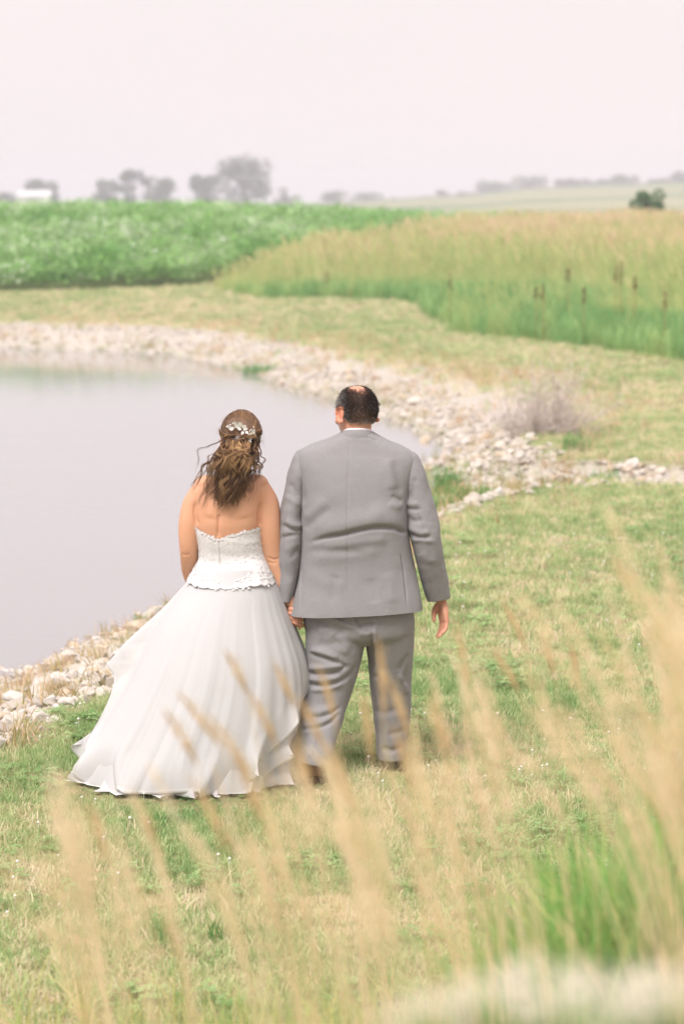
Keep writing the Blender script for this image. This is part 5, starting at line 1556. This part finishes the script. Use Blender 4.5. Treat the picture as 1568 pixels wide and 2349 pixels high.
for k in range(175):
    layer = rng.uniform()
    rx = rng.uniform(505, 596); ry = rng.uniform(1000, 1045) + 8 * rng.uniform()
    root = P(rx, ry, by_ - 0.095 + 0.05 * abs(rx - 550) / 45)
    ey = rng.uniform(1075, 1172) if k > 45 else rng.uniform(1130, 1178)
    w = (ey - 1010) / 165
    xl_ = np.interp(ey, [1000, 1040, 1080, 1120, 1150, 1180], [507, 492, 468, 456, 474, 500]); xr_ = np.interp(ey, [1000, 1040, 1080, 1120, 1150, 1180], [596, 598, 596, 583, 562, 535])
    cx = (xl_ + xr_) / 2; ex = xl_ + (xr_ - xl_) * rng.uniform()
    Ye = by_ - 0.135 - 0.03 * rng.uniform() + 0.05 * abs(ex - cx) / 50
    mid = P((rx * .45 + ex * .55) + rng.normal(0, 6), (ry + ey) / 2, by_ - 0.135 - 0.035 * layer)
    lowmix = 0.12 if ey > 1120 else 0.0
    sh = rng.normal(0.46, 0.27) - lowmix - 0.16 * (ex > 565)
    lock(root, mid, P(ex, ey, Ye), int(rng.integers(10, 16)), rng.uniform(.010, .019), rng.uniform(1.8, 3.2), sh, 0, 1000 + k)
# highlighted curls over the middle, shorter
for k in range(34):
    rx = rng.uniform(520, 578); root = P(rx, rng.uniform(1008, 1022), by_ - 0.125)
    ey = rng.uniform(1050, 1105); ex = rx + rng.normal(-8, 14)
    lock(root, P((rx + ex) / 2 + rng.normal(0, 7), (1015 + ey) / 2, by_ - 0.185), P(ex, ey, by_ - 0.175), 11, rng.uniform(.009, .016), rng.uniform(1.2, 2.4), rng.normal(0.72, 0.13), 0, 2000 + k)
# loose ringlets blown to the side
for k, (rx, ry, mx, my, ex, ey) in enumerate([(512, 1015, 470, 1060, 432, 1145), (512, 1020, 462, 1075, 446, 1128), (515, 1025, 480, 1085, 462, 1172), (510, 1010, 455, 1035, 447, 1085), (514, 1030, 485, 1090, 455, 1160), (590, 1030, 598, 1080, 575, 1110), (588, 1040, 580, 1100, 570, 1155), (594, 1020, 604, 1060, 590, 1100), (510, 1022, 475, 1070, 440, 1120), (520, 1040, 500, 1100, 490, 1165)]):
    lock(P(rx, ry, by_ - .06), P(mx, my, by_ - .10), P(ex, ey, by_ - .11), 7 if k in (0, 7) else (4 if k == 3 else 11), .010, 2.6, rng.normal(.45, .12), 0, 3000 + k)
# fly-aways
for k in range(60):
    az = rng.uniform(-2.2, 2.2); p0 = on_head(az, rng.uniform(-0.3, 0.9), 1.03)
    d = (p0 - HCx); d /= np.linalg.norm(d); L = rng.uniform(.03, .09)
    e = p0 + d * L * .20 + vec(rng.normal(-.015, .015), rng.normal(0, .01), -L * rng.uniform(.3, 1.1))
    strand(smooth_path([p0, p0 + d * L * .22 + vec(-.004, 0, -L * .2), e], 8), .0005, rng.uniform(.4, .9))
hv = np.concatenate(HVs)
hme = mesh_from('hair', hv, HFs, mhh); set_attr(hme, 'shade', np.clip(np.concatenate(HSs), 0, 1))
bhair = tag(link('hair', hme, bride), 'long curled brown hair with caramel highlights, half pinned up')
# dark under-layer so no scalp shows
mb = MB(); mb.add(*ellipsoid(HCx, HRx * 0.985, None, 32, 24))
mb.add(*limb([P(548, 1020, by_ - .065), P(538, 1070, by_ - .10), P(525, 1120, by_ - .11)], [.066, .060, .03], 20, 20))
ul = fuse('hair_cap', mb, 0.006, 3)
V = get_co(ul); keep_f = None
set_attr(ul, 'shade', np.full(len(V), 0.10)); ul.materials.append(mhh)
# cut away the face side
bmx = bmesh.new(); bmx.from_mesh(ul)
bmesh.ops.delete(bmx, geom=[v_ for v_ in bmx.verts if (BM.T @ (np.array(v_.co) - BH))[1] > 0.045 and v_.co.z < BH[2] + 0.075], context='VERTS')
bmx.to_mesh(ul); bmx.free()
link('hair_cap', ul, bride)

# ------------------------------------------------------------------ hair comb
m_metal, nt, out = new_mat('silver_leaf'); b = principled(nt, out, (0.84, 0.82, 0.80), 0.3, 0.5); b.inputs['Metallic'].default_value = 0.45
m_pearl = mat_plain('pearl', (0.86, 0.83, 0.80), 0.25, 0.6)
def cb(x, y): return ((400 + x / 3.92) / 1.09, (980 + y / 3.92) / 1.09)
comb = bpy.data.objects.new('hair_comb', None); col.objects.link(comb); comb.parent = bride; comb.matrix_parent_inverse = bride.matrix_basis.inverted()
tag(comb, 'silver comb of small leaves and pearls set in the hair')
def surf(u_, v_, lift):
    """nearest place on the hair for a measured spot"""
    q = P(u_, v_, by_)
    dx, dz = (q[0] - HCx[0]) / HRx[0], (q[2] - HCx[2]) / HRx[2]
    k = math.sqrt(max(0.05, 1 - min(0.95, dx * dx + dz * dz)))
    Yq = HCx[1] - HRx[1] * k * 1.09 - lift
    return P(u_, v_, Yq)
vine = [cb(*q) for q in ((650, 342), (720, 345), (790, 340), (840, 385), (862, 420), (850, 470), (858, 505))]
vp = np.array([surf(a_, b_, .012) for a_, b_ in vine])
mb = MB(); mb.add(*tube(smooth_path(vp, 40), .0012, 5)); link('wire', mb.mesh('wire', m_metal), comb)
def leafmesh():
    V = []; n = 9
    for i in range(n):
        t = i / (n - 1); w = math.sin(math.pi * t ** .8) * .34
        V += [(t, -w, .10 * w), (t, 0, 0), (t, w, .10 * w)]
    F = []
    for i in range(n - 1):
        for j in range(2): F.append((i * 3 + j, i * 3 + j + 1, i * 3 + j + 4, i * 3 + j + 3))
    return mesh_from('leaf', V, F, m_metal)
LMm = leafmesh()
V, F = ellipsoid((0, 0, 0), (1, 1, 1), None, 10, 7); PMm = mesh_from('pearl', V, F, m_pearl)
LEAF = [(720, 345, -2.3, 11), (745, 335, 1.9, 12), (735, 350, 0.6, 12), (720, 350, -2.8, 12), (760, 350, -0.5, 11), (700, 350, 2.9, 10), (790, 345, 1.5, 12), (805, 350, 0.5, 12), (815, 365, 0.2, 12), (790, 325, 2.2, 10), (835, 385, -0.6, 10), (820, 385, -2.2, 10),
        (870, 435, 0.9, 13), (890, 420, 0.6, 13), (905, 405, 1.1, 12), (850, 465, 2.9, 12), (835, 460, 3.3, 11), (860, 470, -0.6, 11), (870, 455, 0.1, 10), (850, 485, -1.7, 11), (885, 440, -0.2, 10), (900, 430, 0.2, 11)]
for x_, y_, ang, L in LEAF:
    u_, v_ = cb(x_, y_); p = surf(u_, v_, .014)
    o = bpy.data.objects.new('leaf', LMm); col.objects.link(o); o.parent = comb
    o.matrix_parent_inverse.identity(); o.location = p; s_ = L * 1.0 * MPP
    o.rotation_euler = (Matrix.Rotation(R(90), 3, 'X') @ Matrix.Rotation(ang, 3, 'Z') @ Matrix.Rotation(-0.25, 3, 'Y')).to_euler(); o.scale = (s_, s_, s_)
for x_, y_ in [(655, 342), (668, 330), (668, 350), (690, 323), (715, 308), (795, 308), (770, 322), (850, 392), (918, 345), (893, 372), (880, 385), (860, 495), (850, 510), (880, 470), (825, 375), (910, 380)]:
    u_, v_ = cb(x_, y_)
    o = bpy.data.objects.new('pearl', PMm); col.objects.link(o); o.parent = comb
    o.matrix_parent_inverse.identity(); o.location = surf(u_, v_, .016); o.scale = (.0032,) * 3
# ================================================================== plants close to the photographer
rng = np.random.default_rng(88)
STRAW = [(0.0, (0.78, 0.74, 0.44)), (0.4, (0.93, 0.80, 0.54)), (1.0, (0.96, 0.84, 0.64))]
m_plume = mat_leaf('seed_head', STRAW, 0.5)
m_plume_one = mat_leaf('ripe_seed_head', [(0.0, (0.90, 0.74, 0.48)), (1.0, (0.95, 0.82, 0.60))], 0.5)
m_stem_one = mat_plain('dry_stem', (0.66, 0.54, 0.30), 0.8, 0.2)

def plume(r, L, w, n):
    """feathery seed head, base at the origin, pointing up"""
    mb = MB()
    for _ in range(n):
        t = r.uniform() ** 0.9; a = r.uniform(0, 6.28); ww = w * (0.15 + math.sin(math.pi * min(0.97, 0.06 + 0.92 * t)) ** 1.5)
        c = np.array([0, 0, t * L * 0.88]); d = np.array([math.cos(a) * ww, math.sin(a) * ww, 0.10 * L * r.uniform(0.5, 1.2)]); q = np.array([-math.sin(a), math.cos(a), 0]) * 0.0024
        mb.add([c, c + d * .55 + q, c + d, c + d * .55 - q], [(0, 1, 2, 3)])
    mb.add(*tube([(0, 0, 0), (0, 0, L)], [0.0013, 0.0005], 3))
    return mb

# single stalks that stand out against the couple and the turf: (tip px, tip py, lower end of the head px, py, distance)
ST = [(530, 1500, 560, 1575, 4.6), (430, 1600, 490, 1690, 4.3), (395, 1640, 440, 1730, 4.1), (640, 1530, 668, 1605, 4.7), (884, 1480, 880, 1620, 4.4), (905, 1560, 935, 1680, 4.3), (1140, 1490, 1180, 1570, 5.0), (1165, 1385, 1198, 1470, 5.3),
      (745, 1540, 765, 1640, 4.5), (700, 1610, 735, 1700, 4.2), (590, 1600, 625, 1690, 4.3), (505, 1660, 560, 1760, 4.0), (845, 1600, 850, 1720, 4.2), (1250, 1465, 1268, 1540, 5.2), (1315, 1480, 1325, 1560, 5.0), (1060, 1440, 1068, 1560, 4.6),
      (770, 1720, 800, 1830, 3.8), (690, 1700, 715, 1830, 3.6), (560, 1760, 600, 1880, 3.7), (460, 1800, 520, 1930, 3.6), (320, 1830, 355, 1930, 3.9), (215, 1850, 240, 1960, 3.7), (920, 1680, 940, 1800, 3.9), (1000, 1600, 1020, 1720, 4.0)]
words_ = ['across the dress hip', 'across the gown low by the train', 'lowest over the train', 'over the skirt by the held hands', 'straight up the groom\'s right leg', 'leaning over the groom\'s right calf', 'leaning on the turf past the groom', 'curved, highest on the turf past the groom',
          'over the groom\'s left thigh', 'over the groom\'s left calf', 'between skirt and left trouser leg', 'over the middle of the skirt hem', 'between the groom\'s shoes', 'thin, second on the open turf', 'thin, third on the open turf', 'upright just past the groom\'s free hand',
          'below the groom\'s left shoe', 'blurred wide below the raised shoe', 'below the skirt\'s hem on the groom\'s side', 'wide under the middle hem', 'under the hem near the train', 'alone under the train\'s tip', 'wide, below the groom\'s right shoe', 'wide on the turf below the free hand']
for k, (tx, ty, bx_, by2, Y) in enumerate(ST):
    r = np.random.default_rng(500 + k)
    tip = P(tx, ty, Y); low = P(bx_, by2, Y + .02); d = low - tip; L = np.linalg.norm(d); d /= L
    gz = None
    foot = low + np.array([d[0] * 0.45 + 0.02, 0.05, 0]); foot[2] = float(land_z(foot[:1], foot[1:2])[0])
    root = thing('grass_stalk', tuple(foot), 'tan seed stalk ' + words_[k], 'grass stalk', 'tan seed stalks in front of the couple')
    low = low + d * L * 0.3
    path = smooth_path([foot, foot * .5 + low * .5 + np.array([d[0] * .06, 0, 0]), low, tip], 16) - foot
    mb = MB(); mb.add(*tube(path, np.linspace(.0022, .0008, 16), 5)); o = link('stem', mb.mesh('stem', m_stem_one)); o.parent = root
    pl = plume(r, L * 1.5, 0.0085, 130); V = pl.arr()
    up = -d; sx = np.cross(up, [0, 1, 0]); sx /= np.linalg.norm(sx); sy = np.cross(up, sx)
    bendx = 0.10 * (V[:, 2] / L) ** 2 * L
    W_ = V[:, :1] * sx + V[:, 1:2] * sy + V[:, 2:] * up - bendx[:, None] * np.array([1.0, 0, 0]) * .6
    o = link('seed_head', mesh_from('seed_head', W_ + (low - foot), pl.F, m_plume_one, False)); o.parent = root

# the mass of stalks on the photographer's bank
def stalk_pattern(k):
    r = np.random.default_rng(700 + k); mb = MB()
    h = 1.0; lean = r.uniform(.03, .15)
    p = smooth_path([(0, 0, 0), (-lean * .25, 0, h * .5), (-lean, 0, h * .86), (-lean * 1.7, 0, h)], 12)
    mb.add(*tube(p, np.linspace(.0022, .0008, 12), 3))
    pl = plume(r, 0.20, 0.011, 54); V = pl.arr(); d = p[-1] - p[7]; d /= np.linalg.norm(d)
    sx = np.cross(d, [0, 1, 0]); sx /= np.linalg.norm(sx); sy = np.cross(d, sx)
    mb.add(p[8] + V[:, :1] * sx + V[:, 1:2] * sy + V[:, 2:] * d, pl.F)
    for _ in range(3):
        b2 = blades(r, 1, 0.5, 0.006, 0.01, 0.6, 5); mb.add(b2.arr(), b2.F)
    return source('stalk_pattern', mb.mesh('stalk', m_plume, False))
st_src = [stalk_pattern(k) for k in range(5)]
spots = []
def clump(n, pcx, spx, ptop, stop, Ya, Yb):
    for _ in range(n):
        Y = rng.uniform(Ya, Yb); tx = rng.normal(pcx, spx); ty = max(ptop - 60, rng.normal(ptop, stop))
        t = P(tx, ty, Y); lean = .30
        x = t[0] + lean * .9
        z = float(land_z(np.array([x]), np.array([Y]))[0]); h = t[2] - z
        if h < 0.25: continue
        x = t[0] + h * .15
        spots.append((x, Y, z, h))
clump(20, 105, 45, 1960, 120, 3.2, 4.2)
clump(10, 275, 40, 2030, 120, 3.2, 4.2)
clump(19, 560, 80, 1930, 130, 3.2, 4.4)
clump(22, 740, 90, 1930, 130, 3.0, 4.4)
clump(21, 930, 70, 1850, 130, 3.2, 4.6)
clump(14, 1040, 40, 1700, 120, 3.6, 4.8)
clump(36, 1500, 60, 1560, 110, 2.9, 4.0)
clump(30, 1440, 60, 1720, 120, 3.2, 4.4)
clump(20, 1545, 30, 1380, 60, 3.2, 4.0)
clump(24, 700, 420, 2150, 100, 3.2, 4.6)
S = np.array(spots); n = len(S)
sc = np.column_stack([S[:, 3] * rng.uniform(.8, 1.1, n), S[:, 3], S[:, 3]])
tag(scatter('dry_stalks', S[:, :3], np.column_stack([np.zeros(n), np.zeros(n), rng.normal(0, .5, n)]), sc, rng.integers(0, 5, n), np.clip(rng.normal(.6, .25, n), 0, 1), st_src),
    'tan seed stalks massed on the bank before the camera', 'tall grass', kind='stuff')

# yellow-green rough grass and thin blades rising along the lower edge
m_rough = mat_leaf('rough_blade', [(0.0, (0.20, 0.40, 0.10)), (0.4, (0.34, 0.52, 0.16)), (0.7, (0.58, 0.60, 0.22)), (1.0, (0.78, 0.62, 0.34))], 0.45)
ro_src = [source('rough_pattern', blades(rng, 7, 1.0, 0.015, 0.05, 0.40, 6, 0.5).mesh('rough', m_rough)) for _ in range(4)]
pts = []
for _ in range(620):       # green tussock at the side
    Y = rng.uniform(5.0, 6.9); px = rng.uniform(1130, 1680); top = np.interp(px, [1130, 1250, 1400, 1568, 1700], [2180, 1990, 1930, 1850, 1800]) + abs(rng.normal(0, 120))
    t = P(px, top, Y); z = float(land_z(t[:1], np.array([Y]))[0]); h = t[2] - z
    if h > .12: pts.append((t[0] + .05, Y, z, min(h * 1.3, 1.5), np.clip(rng.normal(.28, .25), 0, 1)))
for _ in range(130):       # a few in the middle
    Y = rng.uniform(5.5, 7.2); px = rng.normal(760, 170); top = 2150 + abs(rng.normal(0, 130))
    t = P(px, top, Y); z = float(land_z(t[:1], np.array([Y]))[0]); h = t[2] - z
    if h > .1: pts.append((t[0], Y, z, min(h, .8), np.clip(rng.normal(.6, .2), 0, 1)))
for _ in range(260):
    Y = rng.uniform(5.8, 7.6); px = rng.uniform(-80, 1250); h = abs(rng.normal(.16, .08)) + .08
    x = (px - 784) / F_PX * Y; pts.append((x, Y, float(land_z(np.array([x]), np.array([Y]))[0]), h, np.clip(rng.normal(.7, .25), 0, 1)))
A = np.array(pts); n = len(A)
tag(scatter('rough_grass', A[:, :3], np.column_stack([rng.normal(0, .06, n), rng.normal(-.08, .08, n), rng.uniform(0, 6.28, n)]), np.column_stack([np.clip(A[:, 3], .4, 1), np.clip(A[:, 3], .4, 1), A[:, 3]]), rng.integers(0, 4, n), A[:, 4], ro_src),
    'long green grass rising on the bank before the camera', 'tall grass', kind='stuff')

# cream umbels right by the lens
m_umbel = mat_plain('umbel_cream', (0.70, 0.62, 0.51), 0.9)
m_ustem = mat_plain('umbel_stem', (0.24, 0.36, 0.12), 0.8)
UM = [(1130, 2295, 1.75, .040, 'cream umbel at the foot of the green tussock, farthest from the picture edge'), (1245, 2262, 1.85, .050, 'tallest of the cream umbels at the lower edge'), (1330, 2335, 1.6, .055, 'cream umbel cut by the lower edge, between the tallest and the broad one'),
      (1440, 2300, 1.7, .055, 'broad cream umbel past the tallest one'), (1530, 2275, 1.8, .045, 'cream umbel by the corner of the picture'), (975, 2345, 1.75, .040, 'small cream umbel low in the dry grass, apart from the others')]
for k, (u_, v_, Y, rad, lb) in enumerate(UM):
    r = np.random.default_rng(900 + k)
    t = P(u_, v_, Y); foot = vec(t[0] + .05, Y + .02, 0); foot[2] = float(land_z(foot[:1], foot[1:2])[0])
    root = thing('umbel_flower', tuple(foot), lb, 'flower', 'cream umbels by the lens')
    mb = MB(); c = t - foot
    base = c - vec(0, 0, .05)
    mb.add(*tube(smooth_path([(0, 0, 0), base * .5 + vec(.01, 0, 0), base], 10), np.linspace(.003, .002, 10), 6))
    fl = MB()
    for q in range(34):
        a = r.uniform(0, 6.28); rr_ = rad * math.sqrt(r.uniform()); e = c + vec(rr_ * math.cos(a), rr_ * math.sin(a), .010 * (1 - (rr_ / rad) ** 2) + r.normal(0, .003))
        mb.add(*tube([base, e], [.0008, .0006], 3))
        for w_ in range(5):
            p_ = e + r.normal(0, .0045, 3) * vec(1, 1, .4); s_ = .0032
            fl.add([p_ + (-s_, 0, 0), p_ + (0, -s_, .001), p_ + (s_, 0, 0), p_ + (0, s_, .001)], [(0, 1, 2, 3)])
    o = link('stem', mb.mesh('stem', m_ustem)); o.parent = root
    o = link('flower_head', fl.mesh('flower_head', m_umbel, False)); o.parent = root
